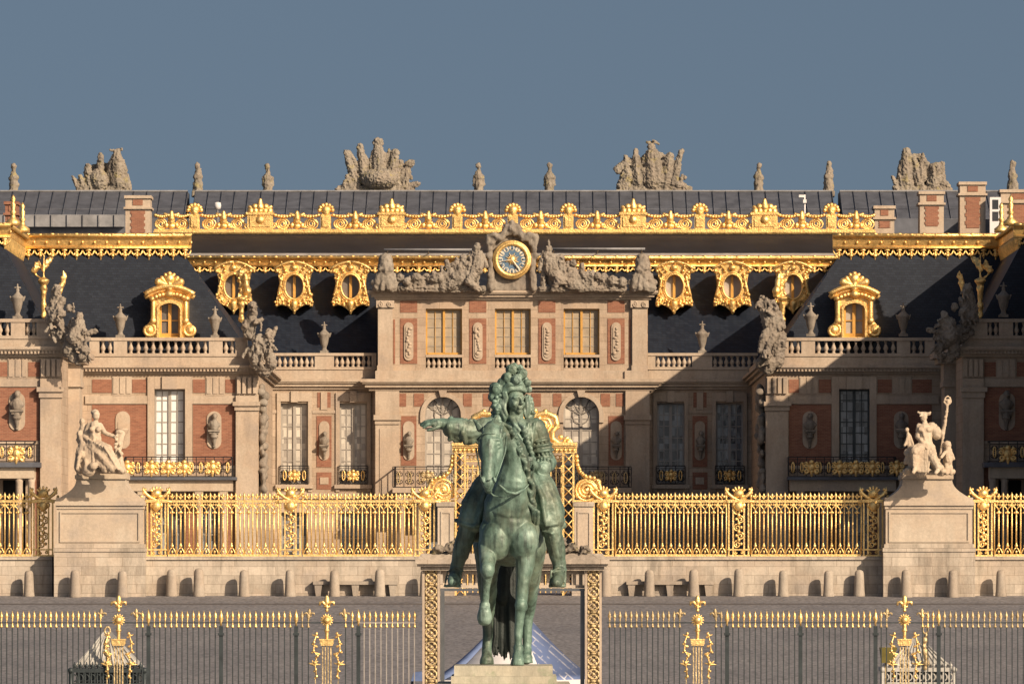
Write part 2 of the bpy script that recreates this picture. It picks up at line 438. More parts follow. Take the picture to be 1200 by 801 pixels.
def oval(mb, cx, cy, w, h, D, y0, y1, k=1.0):
    x = X(cx, D); z = Z(cy, D); r = w/2*F**-1*D*k; hh = max(0.01, h/2*D/F*k-r)
    pts = arc(x, z+hh, r, 0, PI, 8)+arc(x, z-hh, r, PI, 2*PI, 8)
    mb.prism(pts, y0, y1)
def scroll_rail(mb, gm, x0, x1, z0, z1, y, pitch=.62, emb=True):
    """wrought-iron balcony panel"""
    h = z1-z0
    mb.box(x0, x1, y-.03, y+.03, z1-.05, z1); mb.box(x0, x1, y-.025, y+.025, z0, z0+.05)
    mb.box(x0, x1, y-.015, y+.015, z1-.17, z1-.14)
    n = max(1, int(round((x1-x0)/pitch))); w = (x1-x0)/n
    for i in range(n+1): mb.box(x0+w*i-.02, x0+w*i+.02, y-.02, y+.02, z0+.05, z1-.05)
    for i in range(n):
        cx = x0+w*(i+.5); q = w*.24
        for sx in (-1, 1):
            mb.spiral(cx+sx*w*.22, y, z0+h*.64, q, 1.6, .022, sx, PI/2, 4)
            mb.spiral(cx+sx*w*.22, y, z0+h*.27, q, 1.6, .022, -sx, -PI/2, 4)
        mb.torus(cx, y, z0+h*.46, w*.13, .022, n=8, seg=4)
        if gm is not None:
            if not hasattr(gm, 'ros'): gm.ros = MB()
            gm.ros.nxt(); gm.ros.torus(cx, y-.04, z0+h*.46, w*.15, .035, h*.26, 10, 5)
def emb(g, mat, ro):
    g.parts('gilded_mask', mat, ro)
    if hasattr(g, 'ros'): g.ros.parts('gilded_rosette', mat, ro)
def emblem(g, x, y, z, s=1.):
    """gilded mask with rays, side scrolls and a hanging lower leaf"""
    g.nxt()
    g.ball((x, y, z+.02*s), (.19*s, .12, .22*s), 10, 8); g.ball((x, y-.03, z+.27*s), (.13*s, .09, .12*s), 8, 6); g.ball((x, y-.08, z+.0*s), (.05*s, .07, .09*s), 6, 5)
    for sx in (-1, 1):
        g.spiral(x+sx*.27*s, y-.01, z+.10*s, .13*s, 1.4, .05*s, sx, PI/2, 6); g.spiral(x+sx*.25*s, y-.01, z-.17*s, .13*s, 1.4, .05*s, -sx, -PI/2, 6)
        g.tube([(x+sx*.1*s, y, z-.12*s), (x+sx*.22*s, y-.02, z-.26*s), (x+sx*.36*s, y-.01, z-.30*s)], [.07*s, .07*s, .03*s], 6)
        g.tube([(x+sx*.12*s, y, z+.16*s), (x+sx*.25*s, y-.02, z+.26*s), (x+sx*.38*s, y-.01, z+.22*s)], [.06*s, .06*s, .03*s], 6)
    g.caps((x, y-.02, z-.18*s), (x, y-.01, z-.38*s), .10*s, .05*s, 7)

# ------------------------------------------------------------------ gilded roof ornament
def gold_cornice(parent, x0, x1, y, z0, z1, side=None, name='gilded_cornice', ends=0):
    """z0..z1 band with bead row on top, scale pattern in the middle, lambrequin pendants under it"""
    m = MB(); h = z1-z0
    m.tube([(x0, y-.34, z1-.09), (x1, y-.34, z1-.09)], .11, 8)
    m.box(x0, x1, y-.25, y+.3, z1-h*.16, z1-.03)
    m.hexa([(x0,y-.08,z0+h*.38),(x1,y-.08,z0+h*.38),(x1,y+.3,z0+h*.38),(x0,y+.3,z0+h*.38)], [(x0,y-.24,z1-h*.16-.003),(x1,y-.24,z1-h*.16-.003),(x1,y+.3,z1-h*.16-.003),(x0,y+.3,z1-h*.16-.003)])
    m.tube([(x0, y-.12, z0+h*.36), (x1, y-.12, z0+h*.36)], .07, 6)
    n = max(2, int((x1-x0)/.59)); w = (x1-x0)/n
    for i in range(n):
        cx = x0+w*(i+.5)
        m.ball((cx, y-.38, z1-.06+.03*(i % 2)), (w*.22, .09, .07), 7, 5); m.ball((cx+w*.5, y-.37, z1-.04), (w*.12, .07, .05), 6, 4)
        m.ball((cx+w*.5, y-.18, z0+h*.60), (.07, .07, .09), 6, 5)
        big = 1 if i % 2 else .72
        m.ball((cx, y-.06, z0+h*.25), (w*.26, .10, .09), 8, 5)
        m.caps((cx, y-.07, z0+h*.16), (cx, y-.05, z0-.2*big), .085*big, .03, 7); m.ball((cx, y-.09, z0+h*.0), (.12*big,.07,.09), 7, 5)
        for sx in (-1, 1): m.tube([(cx+sx*w*.1, y-.06, z0+h*.12), (cx+sx*w*.26, y-.06, z0+h*.02), (cx+sx*w*.40, y-.05, z0+h*.12), (cx+sx*w*.48, y-.05, z0+h*.26)], [.05,.06,.05,.03], 6)
    return m.build(name, M['gold'], parent)
def oval_dormer(parent, cx, cy, D, glass, name='oval_dormer'):
    """bull's-eye dormer in a gilded cartouche hanging on the slate"""
    m = MB(); u = D/F
    P = lambda dx, dy: (X(cx, D)+dx*u, Z(cy, D)-dy*u)
    out = [(-20,-22),(-13,-27),(0,-30),(13,-27),(20,-22),(18,-12),(17,-2),(20,8),(22,17),(21,21),(14,19),(8,21),(0,28),(-8,21),(-14,19),(-21,21),(-22,17),(-20,8),(-17,-2),(-18,-12)]
    # outline with an oval hole: 20 points each
    O = [P(*p) for p in out]
    I = []
    for (dx, dy) in out:
        a = math.atan2(-(dy+2)/12.5, dx/9.7); I.append((X(cx, D)+10.6*u*math.cos(a), Z(cy-2, D)+14*u*math.sin(a)))
    m.ring(O, I, D-.35, D+1.6)
    m.torus(X(cx, D), D-.38, Z(cy-2, D), 11.4*u, .065, 14.8*u, 24, 6); m.torus(X(cx, D), D-.36, Z(cy-2, D), 13.2*u, .045, 17*u, 24, 6)
    rr = random.Random(int(cx))
    for k in range(len(out)):
        x, z = O[k]; ix, iz = I[k]
        for t in (.08, .3, .52):
            q = rr.uniform(.05, .11); m.ball((x+(ix-x)*t+rr.uniform(-.06,.06), D-.38, z+(iz-z)*t), (q, .16, q*1.1), 7, 5)
    for sx in (-1, 1):
        m.spiral(X(cx+sx*17, D), D-.4, Z(cy+15, D), .22, 1.5, .075, sx, PI/2, 6)
        m.caps((X(cx+sx*18, D), D-.42, Z(cy+6, D)), (X(cx+sx*14, D), D-.42, Z(cy-14, D)), .09, .06, 7)
        m.tube([(X(cx+sx*24*t, D), D-.46, Z(cy-31+9*t*t, D)) for t in (0,.2,.4,.6,.8,1)], .075, 6)
        m.ball((X(cx+sx*20, D), D-.42, Z(cy-20, D)), .11, 7, 5)
    m.ball((X(cx, D), D-.42, Z(cy-24, D)), (.2, .14, .16), 8, 6); m.caps((X(cx, D), D-.4, Z(cy+18, D)), (X(cx, D), D-.36, Z(cy+29, D)), .22, .06, 8)
    o = m.build(name, M['gold'], parent)
    g = MB(); g.box(X(cx-11, D), X(cx+11, D), D+.1, D+.14, Z(cy+13, D), Z(cy-17, D)); g.build('pane', M[glass], o)
    b = MB(); b.box(X(cx, D)-.07, X(cx, D)+.07, D-.02, D+.08, Z(cy+11, D), Z(cy-15, D)); b.build('glazing_bar', M['goldp'], o)
    return o
def big_dormer(parent, cx, D, glass, base=395, name='gilded_dormer'):
    u = D/F; zb = Z(base, D); x = X(cx, D)
    m = MB(); P = lambda dx, dy: (x+dx*u, zb+dy*u)
    # body with an arched opening: outline ring
    out = [(-28,0),(-29,8),(-26,16),(-22,20),(-22,44),(-24,48),(-24,52),(-14,57),(0,60),(14,57),(24,52),(24,48),(22,44),(22,20),(26,16),(29,8),(28,0),(14,0),(0,0),(-14,0)]
    inn = [(-12,1),(-12,8),(-12,14),(-12,20),(-12,34),(-11.5,36),(-10.5,37.6),(-6,40),(0,41),(6,40),(10.5,37.6),(11.5,36),(12,34),(12,20),(12,14),(12,8),(12,1),(6,1),(0,1),(-6,1)]
    m.ring([P(*p) for p in out], [P(*p) for p in inn], D-.25, D+3.4)
    m.ring([P(*p) for p in [(-15,0),(-15,35),(-12,40),(-6,43.5),(0,44.5),(6,43.5),(12,40),(15,35),(15,0)]],
           [P(*p) for p in [(-12.3,.3),(-12.3,34),(-10.6,37.4),(-6,39.8),(0,40.8),(6,39.8),(10.6,37.4),(12.3,34),(12.3,.3)]], D-.42, D-.2)
    hood = [P(t*29, 51+9.5*(1-t*t)) for t in [i/8-1 for i in range(17)]]
    m.tube([(p[0], D-.38, p[1]) for p in hood], .13, 7); m.tube([(p[0], D-.22, p[1]-.16) for p in hood], .13, 7)
    for sx in (-1, 1):
        m.spiral(x+sx*24*u, D-.3, zb+9*u, .36, 1.7, .11, sx, PI/2, 6)
        m.ball((x+sx*24*u, D-.32, zb+9*u), (.2,.12,.2), 8, 6)
        m.caps((x+sx*19*u, D-.3, zb+18*u), (x+sx*19*u, D-.3, zb+42*u), .15, .12, 8)
        m.ball((x+sx*20*u, D-.32, zb+46*u), (.2,.2,.16), 8, 6); m.ball((x+sx*19*u, D-.34, zb+20*u), (.18,.16,.2), 8, 6)
        for k in range(4): m.ball((x+sx*(4+4*k)*u, D-.42, zb+(51-.35*k*k)*u), (.14,.14,.12), 7, 5)
    m.ball((x, D-.46, zb+51*u), (.24,.2,.2), 8, 6)
    o = m.build(name, M['gold'], parent)
    c = MB()   # crest of crossed horns and a shell
    c.ball((x, D-.3, zb+69*u), (.26,.2,.28), 10, 8)
    for sx in (-1, 1):
        c.caps((x, D-.3, zb+61*u), (x+sx*13*u, D-.34, zb+65*u), .13, .2, 8); c.ball((x+sx*13*u, D-.34, zb+65.5*u), (.2,.2,.2), 8, 6)
        c.caps((x+sx*2*u, D-.3, zb+61*u), (x+sx*9*u, D-.3, zb+70*u), .1, .12, 7)
        c.caps((x+sx*3*u, D-.3, zb+60.5*u), (x+sx*13*u, D-.3, zb+60*u), .14, .09, 7)
        c.caps((x+sx*1*u, D-.3, zb+69*u), (x+sx*5*u, D-.3, zb+74*u), .12, .1, 7)
    c.ball((x, D-.34, zb+75*u), .13, 8, 6); c.caps((x, D-.3, zb+58*u), (x, D-.3, zb+68*u), .2, .16, 8)
    c.build('crest', M['gold'], o)
    f = MB(); x0, x1 = x-12*u, x+12*u
    for xx in (x0, x-.085, x1-.1): f.box(xx, xx+(.17 if xx == x-.085 else .1), D+.1, D+.2, zb, zb+40*u)
    f.box(x0+.1, x-.085, D+.1, D+.2, zb+.02, zb+.25); f.box(x+.085, x1-.1, D+.1, D+.2, zb+.02, zb+.25)
    f.box(x0+.1, x-.085, D+.12, D+.18, zb+20*u, zb+20*u+.05); f.box(x+.085, x1-.1, D+.12, D+.18, zb+20*u, zb+20*u+.05)
    fo = f.build('casement', M['goldp'], o)
    g = MB(); g.box(x0+.03, x1-.03, D+.21, D+.24, zb+.03, zb+40.5*u); g.build('pane', M[glass], o)
    return o
def bust(cx, cy, D, label, group, s=1., mat='carved', shadow=True):
    """bust on a scrolled console in front of the wall"""
    x, z = X(cx, D), Z(cy, D)
    t = thing('wall_bust', (x, D-.25, z), label, 'bust', group)
    m = MB()
    m.caps((x, D-.22, z-.02), (x, D-.2, z+.12), .25*s, .28*s, 10)
    m.caps((x-.2*s, D-.2, z+.1), (x+.2*s, D-.2, z+.1), .16*s, .16*s, 8)
    m.caps((x, D-.22, z+.2*s), (x+.02, D-.25, z+.42*s), .1*s, .1*s, 8)
    m.ball((x+.02, D-.27, z+.53*s), (.145*s, .17*s, .19*s), 10, 8)
    m.ball((x+.03, D-.2, z+.60*s), (.17*s, .16*s, .15*s), 8, 6)
    m.ball((x+.02, D-.43*1, z+.52*s), (.03, .05, .05), 6, 5)
    fused(m, 'head_and_shoulders', M[mat], t, voxel=.045, smooth=2, amp=.02, freq=7)
    c = MB()
    c.box(x-.3*s, x+.3*s, D-.5, D-.02, z-.26*s, z-.16*s); c.box(x-.24*s, x+.24*s, D-.42, D-.02, z-.36*s, z-.261*s)
    c.caps((x, D-.26, z-.36*s), (x, D-.14, z-.95*s), .2*s, .07*s, 10); c.ball((x, D-.28, z-.5*s), (.22*s, .16, .15*s), 8, 6); c.ball((x, D-.12, z-1.02*s), .09*s, 8, 6)
    c.build('console', M[mat], t)
    return t

# ------------------------------------------------------------------ central block round the marble court (A)
DA, DC = 450.0, 449.1
A = thing('central_block', (0, DA, gz(DA)), 'central palace block of pale stone with three attic windows and a long gilded roof balustrade', 'palace')
gnd = 700
holes = []
for s in (0, 1):
    fx = (lambda a, b: (a, b)) if s == 0 else (lambda a, b: (1200-b, 1200-a))
    for c in (345, 414):
        a, b = fx(c-16, c+16); holes += [(a, b, 472, 567), (a, b, 600, 676)]
mb = MB(); wall(mb, 296, 904, 452, gnd, DA, holes); mb.build('wall', M['stone'], A)
ch = [(498, 540, 463, 572), (579, 621, 463, 572), (660, 702, 463, 572)] + [(a, b, 590, 684) for a, b in ((499,539),(580,620),(661,701))]
aw = [(499, 541.5, 361.5, 434), (580, 622, 361.5, 434), (660.5, 702.5, 361.5, 434)]
mb = MB(); wall(mb, 438, 762, 457, gnd, DC, ch, .7); wall(mb, 443, 759, 350, 446, DC, aw, .7)
for a, b in ((498,540),(579,621),(660,702)): spandrel(mb, a, b, 463, 486, DC, .7)
for a in (438, 758): mb.box(X(a, DC), X(a+4, DC), DC+.7, DA, Z(gnd, DC), Z(457, DC))
for a in (443, 755): mb.box(X(a, DC), X(a+4, DC), DC+.7, DA+4, Z(446, DC), Z(350, DC))
mb.build('avant_corps', M['stone'], A)
# mouldings
mb = MB()
cornice(mb, 300, 432, 444, 456, DA, .45, 0, False); cornice(mb, 768, 900, 444, 456, DA, .45, 0, False)
cornice(mb, 436, 764, 444, 457.5, DC, .6, 0, False); cornice(mb, 442, 760, 340.5, 351, DC, .5, 0, False)
mb.build('cornice', M['trim'], A)
mb = MB()
mb.pb(300, 440, 432, 444, DA, .2, 1.5); mb.pb(760, 900, 432, 444, DA, .2, 1.5)
mb.pb(441, 759, 434, 444, DC, .28, 1.); mb.pb(440, 470, 434.5, 443.9, DC, .4, 1.); mb.pb(732, 761, 434.5, 443.9, DC, .4, 1.)
mb.build('parapet_base', M['trim'], A)
pil = MB()
for a, b in ((443, 460), (741, 758)):
    pil.nxt(); pil.pb(a, b, 361, 434, DC, .22); pil.pb(a-2, b+2, 352, 360.5, DC, .34); pil.pb(a-1, b+1, 428, 434, DC, .28)
    for sx in (a+3, b-3): pil.spiral(X(sx, DC), DC-.36, Z(357, DC), .15, 1.5, .04, 1 if sx > (a+b)/2 else -1, PI/2, 5)
for a, b in ((440, 468), (733, 761)):
    pil.nxt(); pil.pb(a, b, 497, gnd, DC, .25); pil.pb(a-2, b+2, 486, 492, DC, .42); pil.pb(a-.5, b+.5, 492, 496.9, DC, .32)
    pil.pb(a, b, 458, 485.9, DC, .22)
    pil.pb(a+5, b-5, 502, 580, DC, .29)
pil.parts('pilaster', M['trim'], A)
bp = MB(); st = MB()
for c in (479, 560, 641, 722):
    bp.nxt(); bp.pb(c-10, c+10, 373, 426, DC, .03); bp.nxt(); bp.pb(c-10, c+10, 352.5, 366, DC, .03)
    st.nxt(); oval(st, c, 400, 11, 45, DC, DC-.10, DC-.03); oval(st, c, 400, 7.5, 38, DC, DC-.14, DC-.10)
    rr = random.Random(c)
    for k in range(9):
        st.ball((X(c, DC)+rr.uniform(-.1,.1), DC-.15, Z(385+k*3.6, DC)), (rr.uniform(.06,.13), .06, rr.uniform(.06,.12)), 7, 5)
for a in (461, 737): bp.nxt(); bp.pb(a, a+2, 374, 426, DC, .03)
for a, b in ((463,476),(485,497),(543,553),(566,577),(623,634),(648,658),(704,715),(722,731)):
    bp.nxt(); bp.pb(a, b, 461, 476, DC, .03)
for c in (479, 722):
    bp.nxt(); bp.pb(c-9, c+9, 487, 545, DC, .03); st.nxt(); oval(st, c, 516, 13, 46, DC, DC-.08, DC-.03)
for c in (519, 600, 681):
    x, z = X(c, DC), Z(486, DC); u = DC/F
    st.nxt(); st.ring(arc(x, z, 26.5*u, 0, PI, 16)+[(x-26.5*u, z-.4), (x+26.5*u, z-.4)], arc(x, z, 21.2*u, 0, PI, 16)+[(x-21.2*u, z-.4), (x+21.2*u, z-.4)], DC-.12, DC+.1)
    st.hexa([(x-.13,DC-.3,z+.95),(x+.13,DC-.3,z+.95),(x+.13,DC,z+.95),(x-.13,DC,z+.95)], [(x-.22,DC-.36,z+1.3),(x+.22,DC-.36,z+1.3),(x+.22,DC,z+1.3),(x-.22,DC,z+1.3)])
for s in (0, 1):
    q = (lambda a, b: (a, b)) if s == 0 else (lambda a, b: (1200-b, 1200-a))
    def B(mbx, a, b, c, d, fr): a, b = q(a, b); mbx.nxt(); mbx.pb(a, b, c, d, DA, fr)
    B(bp, 371, 388.5, 487, 547, .03); B(bp, 371, 388.5, 553, 573, .03); B(bp, 372, 387.5, 459.5, 477, .03)
    B(bp, 311, 319, 493, 548, .03); B(bp, 312, 318.5, 459, 478, .03); B(bp, 312, 318.5, 555, 573, .03)
    B(st, 376, 383.5, 459.5, 480, .08); B(st, 375, 385, 559, 567, .07)
    a, b = q(380, 380); st.nxt(); oval(st, a, 516, 12, 46, DA, DA-.08, DA-.03)
    for c in (345, 414):
        a, b = q(c-16, c+16)
        st.nxt(); st.pb(a-4.5, a-.1, 470, 576, DA, .09); st.pb(b+.1, b+4.5, 470, 576, DA, .09); st.pb(a-4.5, b+4.5, 460, 470, DA, .1)
        st.pb(a-6, b+6, 567.5, 572, DA, .22); st.pb((a+b)/2-4, (a+b)/2+4, 458, 471, DA, .2)
    B(st, 306, 437, 577, 584, .18); B(st, 306, 324, 480, 484, .05); B(st, 366, 393, 480.5, 484, .05)
bp.parts('brick_panel', M['brick'], A); st.parts('stone_dressing', M['trim'], A)
for s in (0, 1):
    for c in (345, 414):
        cc = c if s == 0 else 1200-c
        pm = 'pane2' if s == 0 else 'pane3'
        window(A, cc-16, cc+16, 472, 567, DA, 2, 7, .32, panem=pm, framem='wframe' if s == 0 else 'wframe2'); window(A, cc-16, cc+16, 600, 676, DA, 2, 5, .32, panem='pane3')
        i = MB(); g = MB(); scroll_rail(i, g, X(cc-17, DA), X(cc+17, DA), Z(567, DA), Z(545, DA), DA-.18, .5)
        emblem(g, X(cc, DA), DA-.24, Z(557, DA), .85)
        ro = i.build('window_railing', M['iron'], A); emb(g, M['goldf'], ro)
for i, (a, b) in enumerate(((499,541.5),(580,622),(660.5,702.5))):
    x0, x1, z0, z1 = X(a, DC), X(b, DC), Z(416, DC), Z(361.5, DC); y = DC+.32
    f = MB(); bars = MB()
    f.box(x0, x0+.08, y-.06, y+.06, z0, z1); f.box(x1-.08, x1, y-.06, y+.06, z0, z1); f.box(x0+.08, x1-.08, y-.06, y+.06, z1-.06, z1); f.box(x0+.11, x1-.11, y-.06, y+.06, z0, z0+.14)
    xm = (x0+x1)/2; f.box(xm-.06, xm+.06, y-.08, y+.05, z0+.14, z1-.06)
    for h0, h1 in ((x0+.08, xm-.06), (xm+.06, x1-.08)):
        f.box((h0+h1)/2-.014, (h0+h1)/2+.014, y-.03, y+.02, z0+.14, z1-.1)
        for k in range(1, 5): bars.box(h0, h1, y-.01, y+.021, z0+(z1-z0)*k/5-.012, z0+(z1-z0)*k/5+.012)
    o = f.build('window', M['goldp'], A); bars.build('glazing_bars', M['wframe'], o)
    p = MB(); p.box(x0+.02, x1-.02, y+.022, y+.04, z0, z1); p.build('blind', M['blind'], o)
    balustrade(A, a, b, 415.5, 434, DC+.2, [], n_px=6.2)
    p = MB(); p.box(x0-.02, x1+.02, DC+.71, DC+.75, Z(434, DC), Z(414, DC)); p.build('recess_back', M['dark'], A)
for a, b in ((498,540),(579,621),(660,702)):
    window(A, a, b, 463, 572, DC, 2, 8, .45, panem='pane2', label=None)
    f = MB(); x, z = X((a+b)/2, DC), Z(486, DC)
    for k in range(1, 6):
        q = PI*k/6; f.tube([(x, DC+.39, z), (x+.93*math.cos(q), DC+.39, z+.98*math.sin(q))], .025, 4)
    f.torus(x, DC+.39, z, .45, .025, n=20, seg=4); f.build('fanlight_bars', M['wframe'], A)
for a, b in ((499,539),(580,620),(661,701)): window(A, a, b, 590, 684, DC, 2, 5, .5, panem='pane3')
# side balustrades of the court front
balustrade(A, 318, 441, 413.5, 433, DA-.05, [(369, 391.5), (435.5, 441)], n_px=6.5)
balustrade(A, 759, 888, 413.5, 433, DA-.05, [(759, 768), (811, 834.5)], n_px=6.5)
# balcony over the porch: slab, columns, iron railing
DBc = DC-2.6
mb = MB(); mb.pb(460, 740, 571, 577, DBc, 0, 2.6); mb.pb(464, 736, 577, 589, DBc-.1, -.25, 2.3)
mb.build('balcony_slab', M['trim'], A)
for c in (470, 492, 546, 574, 626, 654, 708, 730):
    m = MB(); x = X(c, DBc); z0 = gz(DBc)
    m.lathe([(.30,z0),(.30,z0+.2),(.24,z0+.25),(.23,z0+1.5),(.19,Z(592, DBc)-.1),(.26,Z(592, DBc)),(.28,Z(589, DBc))], x, DBc+.6, 12); m.build('column', M['trim'], A)
i = MB(); g = MB()
scroll_rail(i, g, X(460, DBc), X(740, DBc), Z(571, DBc), Z(546, DBc), DBc+.1, .6)
for c in (463, 737):
    x = X(c, DBc); i.box(x-.03, x+.03, DBc+.13, DC, Z(547.5, DBc), Z(546, DBc)); i.box(x-.03, x+.03, DBc+.13, DC, Z(571, DBc), Z(569.5, DBc))
    for k in range(6): i.box(x-.02, x+.02, DBc+.3+k*.38, DBc+.34+k*.38, Z(569.5, DBc), Z(547.5, DBc))
for c in (501, 560, 640, 699): emblem(g, X(c, DBc), DBc+.02, Z(558, DBc), .9)
ro = i.build('balcony_railing', M['iron'], A); emb(g, M['oldgold'], ro)
# roof of A : mansard, gilded cornice, upper slope, flat top
zE, z1, z2, z3 = Z(432, 451.5), Z(318, 456), Z(299, 456), Z(275, 463)
xl, xr = X(200, 456), X(1000, 456)
mb = MB()
mb.hexa([(xl,450.9,zE),(xr,450.9,zE),(xr,475,zE),(xl,475,zE)], [(xl,456,z1),(xr,456,z1),(xr,475,z1),(xl,475,z1)])
mb.box(xl, xr, 456.2, 475, z1, z2-.02); mb.build('mansard_roof', M['slate'], A)
gold_cornice(A, X(214, 456), X(986, 456), 456, Z(318, 456), Z(300, 456))
mb = MB(); mb.hexa([(xl,456.6,z2),(xr,456.6,z2),(xr,480,z2),(xl,480,z2)], [(xl,462.6,z3),(xr,462.6,z3),(xr,480,z3),(xl,480,z3)]); mb.build('upper_roof', M['uproof'], A)
mb = MB(); mb.box(X(214, 456), X(986, 456), 456.1, 456.55, Z(300, 456)+.003, Z(296.5, 456)); mb.build('lead_flashing', M['leadlight'], A)
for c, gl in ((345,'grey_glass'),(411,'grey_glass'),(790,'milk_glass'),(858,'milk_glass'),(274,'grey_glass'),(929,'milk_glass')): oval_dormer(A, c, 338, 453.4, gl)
# gilded roof balustrade
DG = 463.0
mb = MB(); mb.pb(180, 1026, 271, 273, DG, .5, .5); mb.pb(180, 1026, 273, 274.5, DG, .36, .5); mb.pb(180, 1026, 274.5, 276, DG, .22, .5); mb.pb(181, 1025, 268.6, 270.9, DG, .3, .4); mb.pb(181, 1025, 251.5, 253, DG, .04, .08)
ga = mb.build('roof_balustrade', M['gold'], A)
posts = [(228,0),(305,1),(382,0),(459,1),(536,0),(601,0),(666,0),(742,1),(820,0),(896,1),(974,0)]
for c, big in posts:
    m = MB(); x = X(c, DG)
    if big:
        m.pb(c-15, c+15, 252, 268.5, DG, .3, .4); m.pb(c-16.5, c+16.5, 249, 252, DG, .38, .4); m.pb(c-12, c+12, 254, 266, DG, .36, .3)
        m.ball((x, DG-.2, Z(258, DG)), (.3,.3,.3), 8, 6)
        for k in range(5): m.ball((x+(k-2)*.26, DG-.1, Z(247-abs(k-2)*-.3, DG)), (.2,.2,.22), 8, 6)
        for k in range(3): m.ball((x+(k-1)*.3, DG-.1, Z(242.5, DG)), (.2,.2,.2), 8, 6)
        m.caps((x, DG-.1, Z(243, DG)), (x, DG-.1, Z(234.5, DG)), .24, .1, 8)
        for sx in (-1, 1): m.caps((x+sx*.3, DG-.1, Z(246, DG)), (x+sx*.58, DG-.1, Z(242.5, DG)), .16, .1, 7); m.spiral(x+sx*16*DG/F, DG-.2, Z(265, DG), .16, 1.3, .06, sx, 0, 5)
    else:
        m.pb(c-6, c+6, 251, 268.5, DG, .25, .3); m.pb(c-4, c+4, 254, 266, DG, .34, .1)
        m.ball((x, DG-.1, Z(246, DG)), (.3,.25,.26), 9, 6)
        for k in range(7):
            q = PI*(k/6); m.ball((x+.36*math.cos(q), DG-.12, Z(246.5, DG)+.3*math.sin(q)), .13, 7, 5)
        m.caps((x, DG-.1, Z(252, DG)), (x, DG-.1, Z(248, DG)), .18, .25, 8)
    m.build('post', M['gold'], ga)
xs = [180]+[p[0] for p in posts]+[1026]
for k, (a, b) in enumerate(zip(xs, xs[1:])):
    wa = 16 if (k > 0 and posts[k-1][1]) else 7; wb = 16 if (k < len(posts) and posts[k][1]) else 7
    if k == 0: wa = 1
    if k == len(xs)-2: wb = 1
    a += wa; b -= wb; m = MB(); u = DG/F; c = (a+b)/2; x = X(c, DG); hw = (b-a)/2*u
    zm = Z(262, DG); cut = .45 if hw > 1 else .3
    for sx in (-1, 1):
        m.spiral(x+sx*hw*.62, DG-.05, zm-.02, .30, 2.2, .055, sx, 0, 5); m.torus(x+sx*hw*.62, DG-.05, zm-.02, min(hw*.34, .36), .05, .28, 16, 5)
        m.tube([(x+sx*hw*t, DG-.05, zm+.22*math.cos(t*9)) for t in (0,.1,.2,.3,.4)], .07, 6)
        for j in range(7):
            t = (j+.5)/7; m.ball((x+sx*hw*(.14+.86*t), DG-.12, Z(253.2+5*4*t*(1-t)*.45-1.5, DG)), (.12,.12,.10), 7, 5)
        m.ball((x+sx*.28, DG-.1, zm-.1), (.14,.1,.16), 7, 5)
    m.ball((x, DG-.1, zm+.18), (.2,.14,.3), 8, 6); m.ball((x, DG-.1, zm-.14), (.24,.12,.16), 8, 6); m.caps((x, DG-.1, Z(256, DG)), (x, DG-.1, Z(249, DG)), .2, .11, 8)
    for sx in (-1, 1): m.caps((x, DG-.1, Z(254, DG)), (x+sx*.36, DG-.1, Z(251, DG)), .12, .09, 7)
    m.build('scroll_panel', M['gold'], ga)

